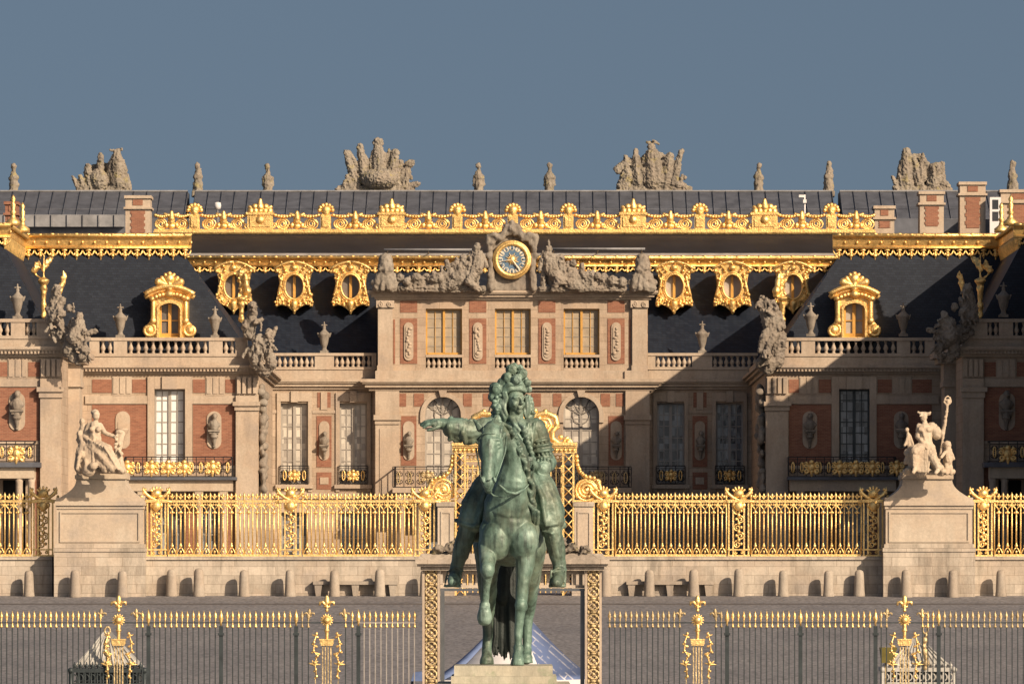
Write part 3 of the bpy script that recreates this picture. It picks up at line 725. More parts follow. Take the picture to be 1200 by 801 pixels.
# ------------------------------------------------------------------ pavilions (B) and wings (C), left and right
DB_, DCw = 425.0, 410.0
def pavilion(sd):
    q = (lambda a, b: (a, b)) if sd < 0 else (lambda a, b: (1200-b, 1200-a))
    q1 = lambda a: a if sd < 0 else 1200-a
    D = DB_
    T = thing('court_pavilion', (X(q1(198), D), D, gz(D)), 'sunlit brick and stone pavilion at left, white tall window above a gilded balcony' if sd < 0 else 'shaded brick and stone pavilion at right, dusky tall window above a dark balcony', 'pavilion', 'pavilions flanking the marble court')
    def pb(m, a, b, c, d, fr, bk=.05): a, b = q(a, b); m.nxt(); m.pb(a, b, c, d, D, fr, bk)
    H = [(*q(181, 216.5), 456, 545), (*q(181, 216), 590, 680), (*q(150, 170), 585, 680), (*q(235, 256), 585, 680)]
    m = MB(); a, b = q(60, 303); wall(m, a, b, 437, gnd, D, H)
    xi = X(q1(303), D); m.box(min(xi, xi+sd*.6), max(xi, xi+sd*.6), D+.6, DA, Z(gnd, D), Z(437, D)); m.build('wall', M['stone'], T)
    m = MB(); a, b = q(92, 303); cornice(m, a, b, 428, 438, D, .5)
    for k, (s0, s1, p) in enumerate([(0,.3,.5),(.3,.6,.34),(.6,1,.15)]):
        xa = xi-sd*p; m.box(min(xa, xi-sd*-.2), max(xa, xi-sd*-.2), D+.31, DA-.5, Z(428+10*s1, D), Z(428+10*s0, D))
    m.build('cornice', M['trim'], T)
    m = MB(); a, b = q(100, 303); m.pb(a, b, 417, 428, D, .15, 1.2); xw = xi+sd*.55
    m.box(min(xi-sd*.15, xw), max(xi-sd*.15, xw), D+1.2, DA-.6, Z(428, D), Z(417, D)); m.build('parapet_base', M['trim'], T)
    balustrade(T, *q(105, 290), 395.5, 417.5, D, sorted([q(105, 116.5), q(133.5, 149), q(245, 261), q(276, 290)]), n_px=8.6)
    balb = MB()
    m = MB(); t = MB()
    for a, b in ((108,131),(155,171.5),(226,240.5),(264,275.5)): pb(m, a, b, 444.5, 460, .03)
    for a, b in ((131.5,154.5),(241,263.5)): triglyph(t, *q(a, b), 441, 463, D)
    triglyph(t, *q(277, 302), 441, 463, D, .3)
    pb(m, 108, 172.5, 474, 545, .03); pb(m, 226, 275.5, 474, 545, .03)
    pb(m, 108, 148, 577, 650, .03); pb(m, 172, 180, 577, 650, .03); pb(m, 218, 233, 577, 650, .03); pb(m, 258, 275, 577, 650, .03)
    m.parts('brick_panel', M['brick'], T)
    pb(t, 100, 173, 463.5, 473, .10); pb(t, 225.5, 276, 463.5, 473, .10); pb(t, 173, 181, 441, 545, .12); pb(t, 217, 225.5, 441, 545, .12); pb(t, 181.1, 216.9, 441, 455.5, .12); pb(t, 190, 208, 441, 455.8, .22)
    for c, hb in ((144, 0), (251, 1)):
        t.nxt(); oval(t, q1(c), 503.5, 17, 44, D, D-.08, D-.03)
        if not hb:
            pb(t, c-6, c+6, 494, 507, .10); x = X(q1(c), D); t.lathe([(.07,Z(516,D)),(.1,Z(512,D)),(.3,Z(504,D)),(.32,Z(502,D))], x, D-.2, 10)
    pb(t, 276.5, 302.5, 481, gnd, .25); pb(t, 273, 305, 470.5, 475.5, .45); pb(t, 275, 304, 475.5, 480.9, .34)
    pb(t, 276.5, 302.5, 463.5, 470.4, .28)
    pb(t, 100, 276, 545.2, 549, .06)
    t.parts('stone_dressing', M['trim'], T)
    window(T, *q(181, 216.5), 456, 545, D, 2, 7, .32, panem='pane' if sd < 0 else 'pane3', framem='wframe' if sd < 0 else 'teal')
    for a, b in ((181,216),(150,170),(235,256)): window(T, *q(a, b), 590, 680, D, 2, 5, .35, panem='pane3', framem='wframe2')
    # balcony
    Db = D-1.7
    m = MB(); a, b = q(146, 276); m.pb(a-1, b+1, 558.5, 562, Db, .1, 1.7); m.build('balcony_slab', M['lead'], T)
    m = MB(); m.pb(a+2, b-4, 562, 575, Db, -.15, 1.6)
    for c in (166, 233, 262):
        cc = q1(c); m.pb(cc-5, cc+5, 575, 579.5, Db, -.2, .6)
    m.build('porch_lintel', M['statue'], T)
    for c in (166, 233, 262):
        m = MB(); x = X(q1(c), Db); z0 = gz(Db); m.lathe([(.26,z0),(.26,z0+.2),(.2,z0+.26),(.17,Z(583, Db)),(.2,Z(579.6, Db))], x, Db+.4, 12); m.build('column', M['trim'], T)
    i = MB(); g = MB(); scroll_rail(i, g, X(a, Db), X(b-4, Db), Z(558.5, Db), Z(534.5, Db), Db+.02, .46)
    for c in (149, 177.5, 197, 216, 249): emblem(g, X(q1(c), Db), Db-.06, Z(548, Db), 1.05)
    for c in (a+.5, b-4.5):
        x = X(c, Db); i.box(x-.025, x+.025, Db+.06, D, Z(536, Db), Z(534.5, Db)); i.box(x-.02, x+.02, Db+.06, D, Z(558.4, Db), Z(557, Db))
        for k in range(4): i.box(x-.015, x+.015, Db+.3+.36*k, Db+.34+.36*k, Z(557, Db), Z(536, Db))
    ro = i.build('balcony_railing', M['iron'], T); emb(g, M['goldf'], ro)
    # side wall relief (carved trophies hanging down the court corner)
    m = MB(); rr = random.Random(3)
    for k in range(30):
        z = Z(455+k*4.2, D); m.ball((xi-sd*.18+rr.uniform(-.1,.1), D+.5+rr.uniform(-.4,.9), z), (rr.uniform(.14,.3), rr.uniform(.2,.4), rr.uniform(.15,.35)), 8, 6)
    fused(m, 'trophy_relief', M['carved'], T, voxel=.07, smooth=2, amp=.05, freq=4)
    # roof
    zb, zt, zg = Z(418, D), Z(299, 427.4), Z(274.5, 427.9)
    xb, xt = xi+sd*.35, X(q1(216), 427.4); xo = X(q1(20), D)+sd*3
    lo = [(xb,426,zb),(xo,426,zb),(xo,475,zb),(xb,475,zb)]; xk = xt+(X(q1(217), 456)-xt)*(475-427.4)/(456-427.4); hi = [(xt,427.4,zt),(xo,427.4,zt),(xo,475,zt),(xk,475,zt)]
    m = MB(); m.hexa(lo, hi); m.hexa([(xt,427.6,zt),(xo,427.6,zt),(xo,474.9,zt),(xk,474.9,zt)], [(xt,427.6,zg-.1),(xo,427.6,zg-.1),(xo,474.9,zg-.1),(xk,474.9,zg-.1)]); m.build('mansard_roof', M['slate'], T)
    gold_cornice(T, min(xt-sd*.35, X(q1(12), 427.4)), max(xt-sd*.35, X(q1(12), 427.4)), 427.4, zt-.02, zg)
    m = MB(); x0 = X(q1(283), 426.3); rr = random.Random(9)   # gilded ornament climbing the hip
    m.lathe([(.10,Z(378,426)),(.17,Z(374,426)),(.11,Z(369,426)),(.14,Z(360,426)),(.19,Z(355,426)),(.12,Z(354,426)),(.26,Z(350,426)),(.28,Z(348,426))], x0, 426.2, 10)
    for k in range(34):
        t = k/33; cx = 287-13*abs(t-.4)+rr.uniform(-3,3); a = (X(q1(cx), 426.5), 426.3+t*1.1, Z(356-t*38, 426.5))
        m.caps(a, (a[0]+rr.uniform(-.22,.22), a[1]-.12, a[2]+rr.uniform(-.05,.32)), rr.uniform(.09,.17), .05, 7)
    m.ball((X(q1(290), 426.5), 426.4, Z(341, 426.5)), (.22,.2,.26), 8, 6); m.caps((X(q1(290), 426.5), 426.5, Z(345, 426.5)), (X(q1(287), 426.5), 426.8, Z(322, 426.5)), .2, .12, 8)
    fused(m, 'gilded_hip_ornament', M['gold'], T, voxel=.045, smooth=1, amp=.04, freq=6)
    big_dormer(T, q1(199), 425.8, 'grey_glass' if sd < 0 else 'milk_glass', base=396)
    return T
PL = pavilion(-1); PR = pavilion(1)

def wing(sd):
    q = (lambda a, b: (a, b)) if sd < 0 else (lambda a, b: (1200-b, 1200-a)); q1 = lambda a: a if sd < 0 else 1200-a
    D = DCw
    T = thing('court_wing', (X(q1(0), D), D, gz(D)), 'sunlit outer wing at the left edge, bust on red brick above a gilded balcony' if sd < 0 else 'deeply shaded outer wing at the right edge, bust on dark brick', 'palace wing', 'outer wings of the court')
    def pb(m, a, b, c, d, fr, bk=.05): a, b = q(a, b); m.nxt(); m.pb(a, b, c, d, D, fr, bk)
    H = [(*q(3, 30), 562, 690), (*q(-70, -40), 456, 541)]
    m = MB(); wall(m, *q(-420, 72.5), 417, gnd, D, H); xi = X(q1(72.5), D); xe = X(q1(-420), D); m.box(min(xe, xe-sd*.6), max(xe, xe-sd*.6), D+.6, 460, Z(gnd, D), Z(417, D))
    m.box(min(xi, xi+sd*.6), max(xi, xi+sd*.6), D+.6, 440, Z(gnd, D), Z(417, D)); m.build('wall', M['stone'], T)
    m = MB(); cornice(m, *q(-420, 76), 406, 418, D, .55)
    for s0, s1, p in [(0,.3,.5),(.3,.6,.34),(.6,1,.15)]:
        xa = xi-sd*p; m.box(min(xa, xi+sd*.2), max(xa, xi+sd*.2), D+.31, 424, Z(406+12*s1, D), Z(406+12*s0, D))
    m.build('cornice', M['trim'], T)
    m = MB(); pb(m, -420, 73, 396.5, 406, .15, 1.2); m.box(min(xi-sd*.1, xi+sd*.5), max(xi-sd*.1, xi+sd*.5), D+1.2, 424, Z(406, D), Z(396.5, D)); m.build('parapet_base', M['trim'], T)
    balustrade(T, *q(-60, 66), 373.5, 397, D, sorted([q(-60, -30), q(13, 29.5), q(43, 66)]), n_px=8.6)
    m = MB(); t = MB()
    for a, b in ((-12, 8.5), (33, 46.5)): pb(m, a, b, 424, 441, .03)
    triglyph(t, *q(9, 32.5), 420, 443, D); triglyph(t, *q(47.5, 72), 420, 443, D, .3)
    pb(m, -35, 46.5, 454, 516, .03); pb(m, 34, 46.5, 545, 650, .03); m.parts('brick_panel', M['brick'], T)
    pb(t, -60, 47, 443.5, 453, .10); t.nxt(); oval(t, q1(20), 482, 19, 45, D, D-.08, D-.03)
    pb(t, 47.5, 72, 466, gnd, .25); pb(t, 43.5, 75, 453.5, 459, .45); pb(t, 46, 73.5, 459, 465.9, .34); pb(t, 47.5, 72, 443.5, 453.4, .28); pb(t, -35, 46.5, 516.5, 520, .08)
    # lower corner strip behind, with its own cornice
    D2 = D+6; a, b = q(72, 96); 
    t.nxt(); t.pb(*q(60, 93), 452, gnd, D2, 0, 3); t.pb(*q(60, 95), 446, 453, D2, .15, 3); t.pb(*q(60, 94), 424, 445.9, D2, .05, 3)
    t.pb(*q(60, 107), 414, 420, D2, .75, 3); t.pb(*q(60, 101), 420.1, 426, D2, .4, 3)
    t.parts('stone_dressing', M['trim'], T)
    window(T, *q(-70, -40), 456, 541, D, 2, 7, .32, panem='pane' if sd < 0 else 'pane3')
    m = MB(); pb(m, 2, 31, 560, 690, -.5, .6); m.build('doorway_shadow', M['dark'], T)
    m = MB(); g = MB(); Db = D-1.6
    scroll_rail(m, g, *(sorted((X(q1(-90), Db), X(q1(40), Db)))), Z(541, Db), Z(516, Db), Db+.02, .46)
    for c in (19, -12, -35): emblem(g, X(q1(c), Db), Db-.06, Z(532, Db), 1.15)
    x = X(q1(40), Db); m.box(x-.03, x+.03, Db+.06, D, Z(517.5, Db), Z(516, Db)); m.box(x-.02, x+.02, Db+.06, D, Z(541, Db), Z(539.5, Db))
    ro = m.build('balcony_railing', M['iron'], T); emb(g, M['goldf'], ro)
    m = MB(); m.pb(*q(-92, 47), 541.3, 547, Db, .1, 1.6); m.build('balcony_slab', M['lead'], T)
    m = MB(); m.pb(*q(-92, 40), 547, 560, Db, -.15, 1.5); m.build('porch_lintel', M['statue'], T)
    for c in (-16, 22, 36):
        m = MB(); x = X(q1(c), Db); z0 = gz(Db); m.lathe([(.26,z0),(.26,z0+.2),(.2,z0+.26),(.17,Z(565, Db)),(.22,Z(560, Db))], x, Db+.4, 12); m.build('column', M['trim'], T)
    zb, zt, zg = Z(397, D), Z(286, 411.9), Z(262, 412.2)
    xb, xt = xi+sd*.45, X(q1(3), 411.9); xo = X(q1(-418), D)
    m = MB(); m.hexa([(xb,410.9,zb),(xo,410.9,zb),(xo,460,zb),(xb,460,zb)], [(xt,411.9,zt),(xo,411.9,zt),(xo,460,zt),(xt,460,zt)])
    m.box(min(xt, xo)+.01, max(xt, xo)-.01, 412.1, 459.9, zt, zg-.1); m.build('mansard_roof', M['slate'], T)
    gold_cornice(T, min(xt-sd*.4, xo), max(xt-sd*.4, xo), 411.9, zt-.02, zg)
    m = MB(); xg = xt-sd*.05
    m.box(min(xg-sd*.2, xg+sd*.2), max(xg-sd*.2, xg+sd*.2), 412.2, 452, zt+.45, zg-.05); m.tube([(xg-sd*.3,412.1,zg-.1),(xg-sd*.3,452,zg-.1)], .11, 7)
    for k in range(50): m.caps((xg-sd*.06, 412.5+k*.7, zt+.3), (xg-sd*.04, 412.5+k*.7, zt-.2), .2, .06, 6)
    m.build('gilded_return_cornice', M['gold'], T)
    for px, dy in ((16, 0), (27, 8)):   # finials at the roof corner
        m = MB(); x = X(q1(px), 412.6+dy); y = 412.2+dy; zz = zg
        m.lathe([(.36,zz-.1),(.36,zz+.1),(.15,zz+.26),(.1,zz+.45),(.17,zz+.56),(.09,zz+.66),(.14,zz+.92),(.07,zz+1.05),(.13,zz+1.2),(.03,zz+1.4)], x, y, 10); m.build('gilded_finial', M['gold'], T)
    m = MB(); rr = random.Random(12)   # ornaments on the hip above the balustrade
    x0 = X(q1(51.5), 411.8); m.lathe([(.10,Z(374,412)),(.16,Z(371,412)),(.11,Z(366,412)),(.16,Z(358,412)),(.11,Z(352,412)),(.15,Z(343,412)),(.2,Z(337,412)),(.14,Z(335,412)),(.27,Z(331,412)),(.28,Z(328,412)),(.13,Z(326,412))], x0, 411.6, 10)
    m.caps((x0, 411.6, Z(328,412)), (x0, 411.7, Z(300,412)), .06, .05, 6)
    for (ax, ay), (bx, by) in (((40,318),(46,308)),((52,316),(58,303))):
        for k in range(16):
            t = k/15; a = (X(q1(ax+(bx-ax)*t+rr.uniform(-1.6,1.6)), 412), 411.7+t*.4, Z(ay+(by-ay)*t, 412))
            m.caps(a, (a[0]+rr.uniform(-.14,.14), a[1]-.08, a[2]+rr.uniform(-.05,.22)), rr.uniform(.07,.14), .04, 7)
    m.caps((X(q1(40), 412), 411.9, Z(320,412)), (X(q1(58), 412), 412.2, Z(304,412)), .05, .05, 6); m.caps((X(q1(40), 412), 411.9, Z(320,412)), (x0, 411.7, Z(330,412)), .06, .06, 6)
    fused(m, 'gilded_hip_ornament', M['gold'], T, voxel=.045, smooth=1, amp=.03, freq=6)
    # gilded torch head standing on the corner group
    m = MB(); 
    for k in range(16):
        t = k/15; a = (X(q1(72+5*t+rr.uniform(-1.6,1.6)), 410), 409.4, Z(336-t*14, 410)); m.caps(a, (a[0]+rr.uniform(-.12,.14), a[1]-.08, a[2]+rr.uniform(-.05,.22)), rr.uniform(.07,.15), .04, 7)
    m.caps((X(q1(71), 410), 409.4, Z(346, 410)), (X(q1(75), 410), 409.4, Z(330, 410)), .08, .12, 8); m.caps((X(q1(71), 410), 409.4, Z(346, 410)), (X(q1(66), 411), 411.2, Z(366, 410)), .09, .12, 8)
    fused(m, 'gilded_torch', M['gold'], T, voxel=.04, smooth=1, amp=.03, freq=6)
    return T
WL = wing(-1); WR = wing(1)

# stone wing closing the forecourt further right (casts the morning shade over the right wing)
T = thing('forecourt_wing', (38, 380, gz(380)), 'plain pale stone wing standing just outside the right edge of the view', 'palace wing')
m = MB(); m.box(25.6, 70, 386, 409.7, gz(386)-.5, 24.9); m.build('wall', M['stone'], T)
m = MB(); m.box(25.35, 70.4, 385.6, 409.85, 24.9, 25.45); m.build('cornice', M['trim'], T)
m = MB(); m.hexa([(25.6,386.4,25.45),(69.6,386.4,25.45),(69.6,409,25.45),(25.6,409,25.45)], [(36,394,28.2),(62,394,28.2),(62,401,28.2),(36,401,28.2)]); m.build('roof', M['slate'], T)
for k in range(6):
    for z in (8.5, 14.0):
        m = MB(); x = 30+k*6.5; m.box(x-.9, x+.9, 385.93, 386.3, z, z+3.2); w = m.build('window', M['wframe2'], T); m = MB(); m.box(x-.8, x+.8, 385.9, 385.925, z+.1, z+3.1); m.build('pane', M['pane3'], w)

# ------------------------------------------------------------------ long garden gallery behind, with its lead roof and chimneys
G = thing('garden_gallery', (0, 500, gz(500)), 'long lead roofed garden gallery rising behind the gilded balustrade', 'palace range')
m = MB(); m.box(X(-300, 500), X(1500, 500), 493, 507, gz(490), Z(262, 500)); m.build('wall', M['lead'], G)
for a, b in ((-300, 219.5), (228.5, 975), (984.5, 1500)):
    x0, x1 = X(a, 503), X(b, 503); zl, zh = Z(268, 498), Z(225, 504)
    m = MB(); m.hexa([(x0,496,zl),(x1,496,zl),(x1,506.5,zl),(x0,506.5,zl)], [(x0,503.6,zh),(x1,503.6,zh),(x1,506.5,zh),(x0,506.5,zh)])
    n = int((b-a)/15.5)
    for k in range(n+1):
        x = x0+(x1-x0)*k/n
        m.tube([(x,495.95,zl+.02),(x,503.55,zh+.02)], .03, 5)
    m.tube([(x0,499.8,zl+(zh-zl)*.5+.01),(x1,499.8,zl+(zh-zl)*.5+.01)], .02, 4)
    ro = m.build('lead_roof', M['lead'], G); m = MB(); m.box(x0, x1, 503.5, 503.9, zh, zh+.09); m.build('ridge_flashing', M['leadlight'], ro)
m = MB(); m.box(X(-80,482), X(147, 482), 481, 489, Z(290, 482), Z(267, 482)); m.build('attic_range', M['lead'], G)
m = MB(); m.box(X(-80,482), X(147, 482), 480.4, 489.2, Z(267, 482), Z(253, 482))
for k in range(12): m.box(X(-70+k*18.5, 480), X(-68+k*18.5, 480), 480.3, 480.41, Z(267, 482), Z(253, 482))
m.build('attic_skylight', M['leadlight'], G)
def chimney(a, b, top, bot, D, cap=3.5, mat='trim'):
    bot += 26
    m = MB(); w = b-a
    m.pb(a, b, top+cap, bot, D, 0, 2.2); m.pb(a-1.5, b+1.5, top, top+cap, D, .12, 2.3); m.pb(a-2, b+2, top+cap+10, top+cap+12.5, D, .15, 2.3)
    o = m.build('chimney', M[mat], G); bot -= 26
    k = MB(); k.pb(a+w*.3, b-w*.3, top+cap+1.5, top+cap+8, D, .04, 0); h0 = top+cap+14.5
    k.pb(a+w*.25, b-w*.25, h0, bot-1, D, .04, 0)
    for i in range(4): k.pb(a+w*.2, b-w*.2, h0+(bot-h0)*(i/4), h0+(bot-h0)*(i/4+.12), D, .038, 0)
    k.build('brick_panel', M['brick'], o)
for a, b, t, bt, D in ((147,176,229,276,470),(1025,1048,241,268,470),(1078,1106,224,266,470),(1125,1155,213,268,470),(1173,1212,222,268,472),(6,20,236,275,472)): chimney(a, b, t, bt, D, mat='trim' if a > 50 else 'brick')
m = MB(); m.pb(1160, 1173, 231, 290, 469.4, 0, .5); w = m.build('skylight_window', M['tentw'], G); k = MB(); k.pb(1163, 1170, 234, 245, 469.4, .02, 0); k.pb(1163, 1170, 248, 259, 469.4, .02, 0); k.build('pane', M['drk_glass'], w)
m = MB(); m.box(X(1100,480), X(1300, 480), 476, 489, Z(290, 482), Z(262, 482)); m.build('attic_range', M['lead'], G)
# low link roofs so the tops of pavilions meet the gallery
m = MB(); m.box(X(-200,476), X(1400,476), 475.2, 493, Z(330,476), Z(278,476)); m.build('link_roof', M['lead'], G)
# ================================================================== STONE SCULPTURE ON THE PALACE
class PX:
    """shape builder in photograph pixels at a depth: p(px, py, w) with w metres towards the court"""
    def __init__(s, D): s.D = D; s.u = D/F; s.m = MB(); s.rr = random.Random(int(D*10))
    def p(s, px, py, w=0): return (X(px, s.D), s.D-w, Z(py, s.D))
    def c(s, a, b, r0, r1=None, seg=10):
        r1 = r1 if r1 is not None else r0; p, q = Vector(s.p(*a)), Vector(s.p(*b)); s.m.caps(p, q, r0*s.u, r1*s.u, seg)
        d = q-p
        if d.length > .12 and min(r0, r1) > 2.4:         # drapery ridges along the form
            t = d.normalized(); e = t.orthogonal().normalized(); f = t.cross(e)
            for k in range(5):
                an = s.rr.uniform(0, 6.28); o = e*math.cos(an)+f*math.sin(an); tw = s.rr.uniform(-.9, .9); o2 = e*math.cos(an+tw)+f*math.sin(an+tw)
                s.m.caps(p+o*r0*s.u*.88, q+o2*r1*s.u*.9, r0*s.u*.2, r1*s.u*.24, 7)
    def b(s, a, rx, rz=None, ry=None): rz = rz or rx; ry = ry or rx; s.m.ball(s.p(*a), (rx*s.u, ry*s.u, rz*s.u), 12, 8)
    def ch(s, pts, rs):
        for i in range(len(pts)-1): s.c(pts[i], pts[i+1], rs[i], rs[i+1])
    def folds(s, pts0, pts1, n, r, rr):
        for i in range(n):
            t = (i+.5)/n+rr.uniform(-.03,.03)
            a = [pts0[0][k]+(pts0[1][k]-pts0[0][k])*t for k in range(3)]; b = [pts1[0][k]+(pts1[1][k]-pts1[0][k])*t for k in range(3)]
            s.c(a, b, r*.8, r)
def sculpt(P, name, mat, label, cat, group=None, base=None, voxel=.05, amp=.04, freq=4, smooth=1, part='carved_figures', amp2=.015, ridge=.03):
    bx = base or (600, 690)
    t = thing(name, P.p(bx[0], bx[1], 0), label, cat, group)
    fused(P.m, part, M[mat], t, voxel=voxel, smooth=smooth, amp=amp, freq=freq, amp2=amp2, freq2=11, ridge=ridge, rfreq=5.)
    return t
# skyline statues on the garden parapet
def skystat(px, top, kind, label):
    P = PX(506); rr = random.Random(px); b = 226; h = b-top
    P.c((px, b-2, 0), (px, b-h*.30, 0), 5.2, 5.6); P.b((px, b-h*.50, 0), 6.2, 4.5, 5)
    P.c((px, b-h*.55, 0), (px, b-h*.68, 0), 4.6, 3.0); P.c((px, b-h*.66, 0), (px+rr.uniform(-1,1), b-h*.9, 0), 2.4, 2.2); P.b((px+rr.uniform(-1,1), b-h*.88, 0), 3.4, 4.2, 3.4)
    if kind == 1:
        for s in (-1, 1): P.c((px+s*5, b-h*.52, 0), (px+s*6.3, b-h*.25, 0), 2.0, 1.4)
    if kind == 2: P.c((px-4, b-3, 0), (px-1, b-h*.97, 0), 2.6, 1.3); P.c((px+4, b-3, 0), (px+3, b-h*.75, 0), 2.6, 1.8)
    if kind == 3: P.c((px, b-3, 0), (px-1, b-h*.95, 0), 7.2, 2.4)
    P.m.pb(px-6.5, px+6.5, b-2, b+5, 506, .5, .6)
    return sculpt(P, 'roof_statue', 'roofstat', label, 'statue', 'statues along the roof ridge', (px, 231), .055, .05, 3, amp2=.04)
for a in ((16,191,0,'weathered roof statue at the far left above the brown chimney'),(232,190,2,'narrow weathered roof statue in the left gap of the lead roof'),(314,191,1,'weathered roof statue between the left skyline gap and the fanned trophy'),
          (561,190,1,'weathered roof statue just left of the clock axis'),(644,190,1,'weathered roof statue just right of the clock axis'),(889,190,0,'weathered roof statue to the right of the big right hand figure group'),
          (971,188,2,'thin weathered roof statue at the right gap of the lead roof'),(1187,188,3,'tapering weathered roof statue at the far right above the chimneys')): skystat(*a)
def skygroup(px, w, items, label):
    P = PX(505.6)
    for e in items:
        if e[0] == 'b' and len(e) > 5 and e[5] == 0: P.b((e[1], e[2], -.25), e[3]*.94, e[4]*.94, 5)
        elif e[0] == 'b': P.b((e[1], e[2], .55 if len(e) > 5 else .3), e[3], e[4], 2.5 if len(e) > 5 else None)
        else: P.c((e[1], e[2], .35), (e[3], e[4], .2), e[5], e[6])
    for k in range(16):
        x_ = px+P.rr.uniform(-.42,.42)*w; y_ = 222-P.rr.uniform(0, 26)*(1-abs(x_-px)/w*1.3)
        P.c((x_, min(222, y_+10), .35), (x_+P.rr.uniform(-4,4)+(x_-px)*.12, y_-3, .45), P.rr.uniform(2.6,4.4), P.rr.uniform(1.2,2.6))
    for k in range(9 if w > 70 else 6):
        n_ = 9 if w > 70 else 6; an = -1.15+2.3*k/(n_-1)+P.rr.uniform(-.12,.12); L = (34 if w > 70 else 26)*P.rr.uniform(.8,1.1)
        P.c((px+math.sin(an)*8, 218, .1), (px+math.sin(an)*L*1.25, 221-math.cos(an)*L, .15), 1.6, 1.0)
        P.b((px+math.sin(an)*L*1.2, 222-math.cos(an)*L, .2), 2.2, 2.6)
    P.m.pb(px-w*.46, px+w*.46, 223, 231, 505.6, .6, .7)
    return sculpt(P, 'roof_trophy', 'roofstat', label, 'sculpture', 'carved trophy groups on the roof ridge', (px, 231), .04, .04, 2.6, amp2=.04, ridge=.05, smooth=0)
skygroup(120, 66, [('b',120,205,22,16,0),('b',134,206,16,19,0),('c',88,211,97,222,2.5,4),('c',92,216,104,222,4,4),('b',103,197,4.6,5.4),('c',103,200,106,220,4.5,7),('b',116,211,11,13),('c',118,184,118,197,3.6,4.6),('b',118,183,3.6,4.2),('b',137,180,4.4,5),('c',130,176,137,178,1.4,2),('c',143,175,137,178,1.6,2.4),('c',137,186,138,214,7,10),('c',131,190,129,214,3,5),('c',144,190,149,219,3,6),('c',96,222,150,222,4,4)], 'worn carved trophy group on the roof behind the left brick chimney')
skygroup(443, 94, [('b',443,205,33,18,0),('b',462,200,16,16,0),('c',406,180,417,214,3.4,7),('c',409,178,424,206,2.2,5),('b',406,179,3,4),('b',422,173,4.2,5),('c',423,178,428,206,4,8),('c',443,176,444,208,6.5,11),('b',443,168,6.6,6.4),('c',438,178,434,208,3,5),('b',450,186,5,8),('b',463,180,5.6,5),('c',462,184,458,208,5,8),('c',470,190,462,212,3,6),('b',480,192,6,4.6),('c',484,190,464,213,2.6,6),('c',478,202,472,216,4,5),('c',395,222,417,215,2.4,5),('c',490,216,470,220,3,5),('b',447,216,9,9,.7),('b',447,216,5.5,5.5),('b',445,210,24,13),('c',405,222,482,222,4.5,4.5),('c',428,184,438,204,2,3),('c',456,176,450,200,1.6,3)], 'fan shaped carved trophy of flags and helmets on the roof, left of the clock')
skygroup(764, 92, [('b',762,206,36,17,0),('b',768,195,24,19,0),('b',742,200,18,16,0),('c',722,199,736,190,3.4,5.5),('c',733,184,736,212,2.6,6),('b',724,200,4,4.4),('b',745,179,3.6,5),('c',745,185,747,214,4.6,9),('c',735,205,728,220,7,6),('b',763,173,4.6,5.6),('c',766,166,772,169,2,1.4),('c',758,167,763,168,1.6,2),('c',764,180,766,212,7.5,13),('c',756,184,752,200,2.6,3),('b',785,184,5,5),('c',784,188,780,214,5.5,9),('c',798,178,788,216,3,7),('b',799,178,3,3.6),('c',776,190,792,200,2.4,2.2),('c',793,216,808,221,5,3),('c',738,222,808,222,4.6,3.6),('c',752,200,775,216,5,6)], 'broad carved figure group on the roof, right of the clock')
skygroup(1080, 66, [('b',1080,206,26,17,0),('b',1074,196,17,18,0),('b',1062,179,5.4,6),('c',1062,184,1062,215,6.5,9),('c',1056,190,1054,216,3,5),('c',1070,186,1076,212,4,7),('c',1081,181,1080,208,2.2,7),('c',1084,190,1090,206,2.6,4),('b',1096,196,8.5,5),('c',1098,198,1094,216,8,9),('c',1104,192,1103,214,2.6,5),('c',1104,214,1112,221,5,3.6),('c',1050,221,1112,222,4.5,4)], 'jagged carved trophy group on the roof above the right hand chimneys')
# urns on the balustrades
def urn_proto(D, label, px, base):
    t = thing('stone_urn', (X(px, D), D, Z(base, D)), label, 'urn', 'stone urns on the balustrades'); u = 1/23.3
    m = MB(); o = t.location
    m.box(o.x-5.2*u, o.x+5.2*u, o.y-5.2*u, o.y+5.2*u, o.z, o.z+3*u)
    m.lathe([(r*u, o.z+z*u) for r, z in ((4.4,3),(3.6,4),(2.6,6),(3.2,8),(4.6,12),(5.6,17),(6.4,21.5),(7.2,23),(7.3,24.5),(6.2,25.6),(4.5,27),(2.6,29),(1.8,31),(2.2,32.5),(1.6,34))], o.x, o.y, 14)
    for s in (-1, 1): m.caps((o.x+s*6.3*u, o.y, o.z+21*u), (o.x+s*8.2*u, o.y, o.z+25*u), 1.4*u, .9*u, 7)
    m.build('body', M['carved'], t)
    m = MB(); m.ball((o.x, o.y, o.z+35*u), 1.9*u, 8, 6)
    for dx, dz in ((-3.2,35.3),(3.2,35.3),(0,39)): m.caps((o.x, o.y, o.z+35.3*u), (o.x+dx*u, o.y, o.z+dz*u), 1.2*u, .8*u, 7)
    m.build('finial', M['carved'], t); return t
u0 = urn_proto(425, 'stone urn left of the sunlit gilded dormer on the left pavilion balustrade', 141, 395.5)
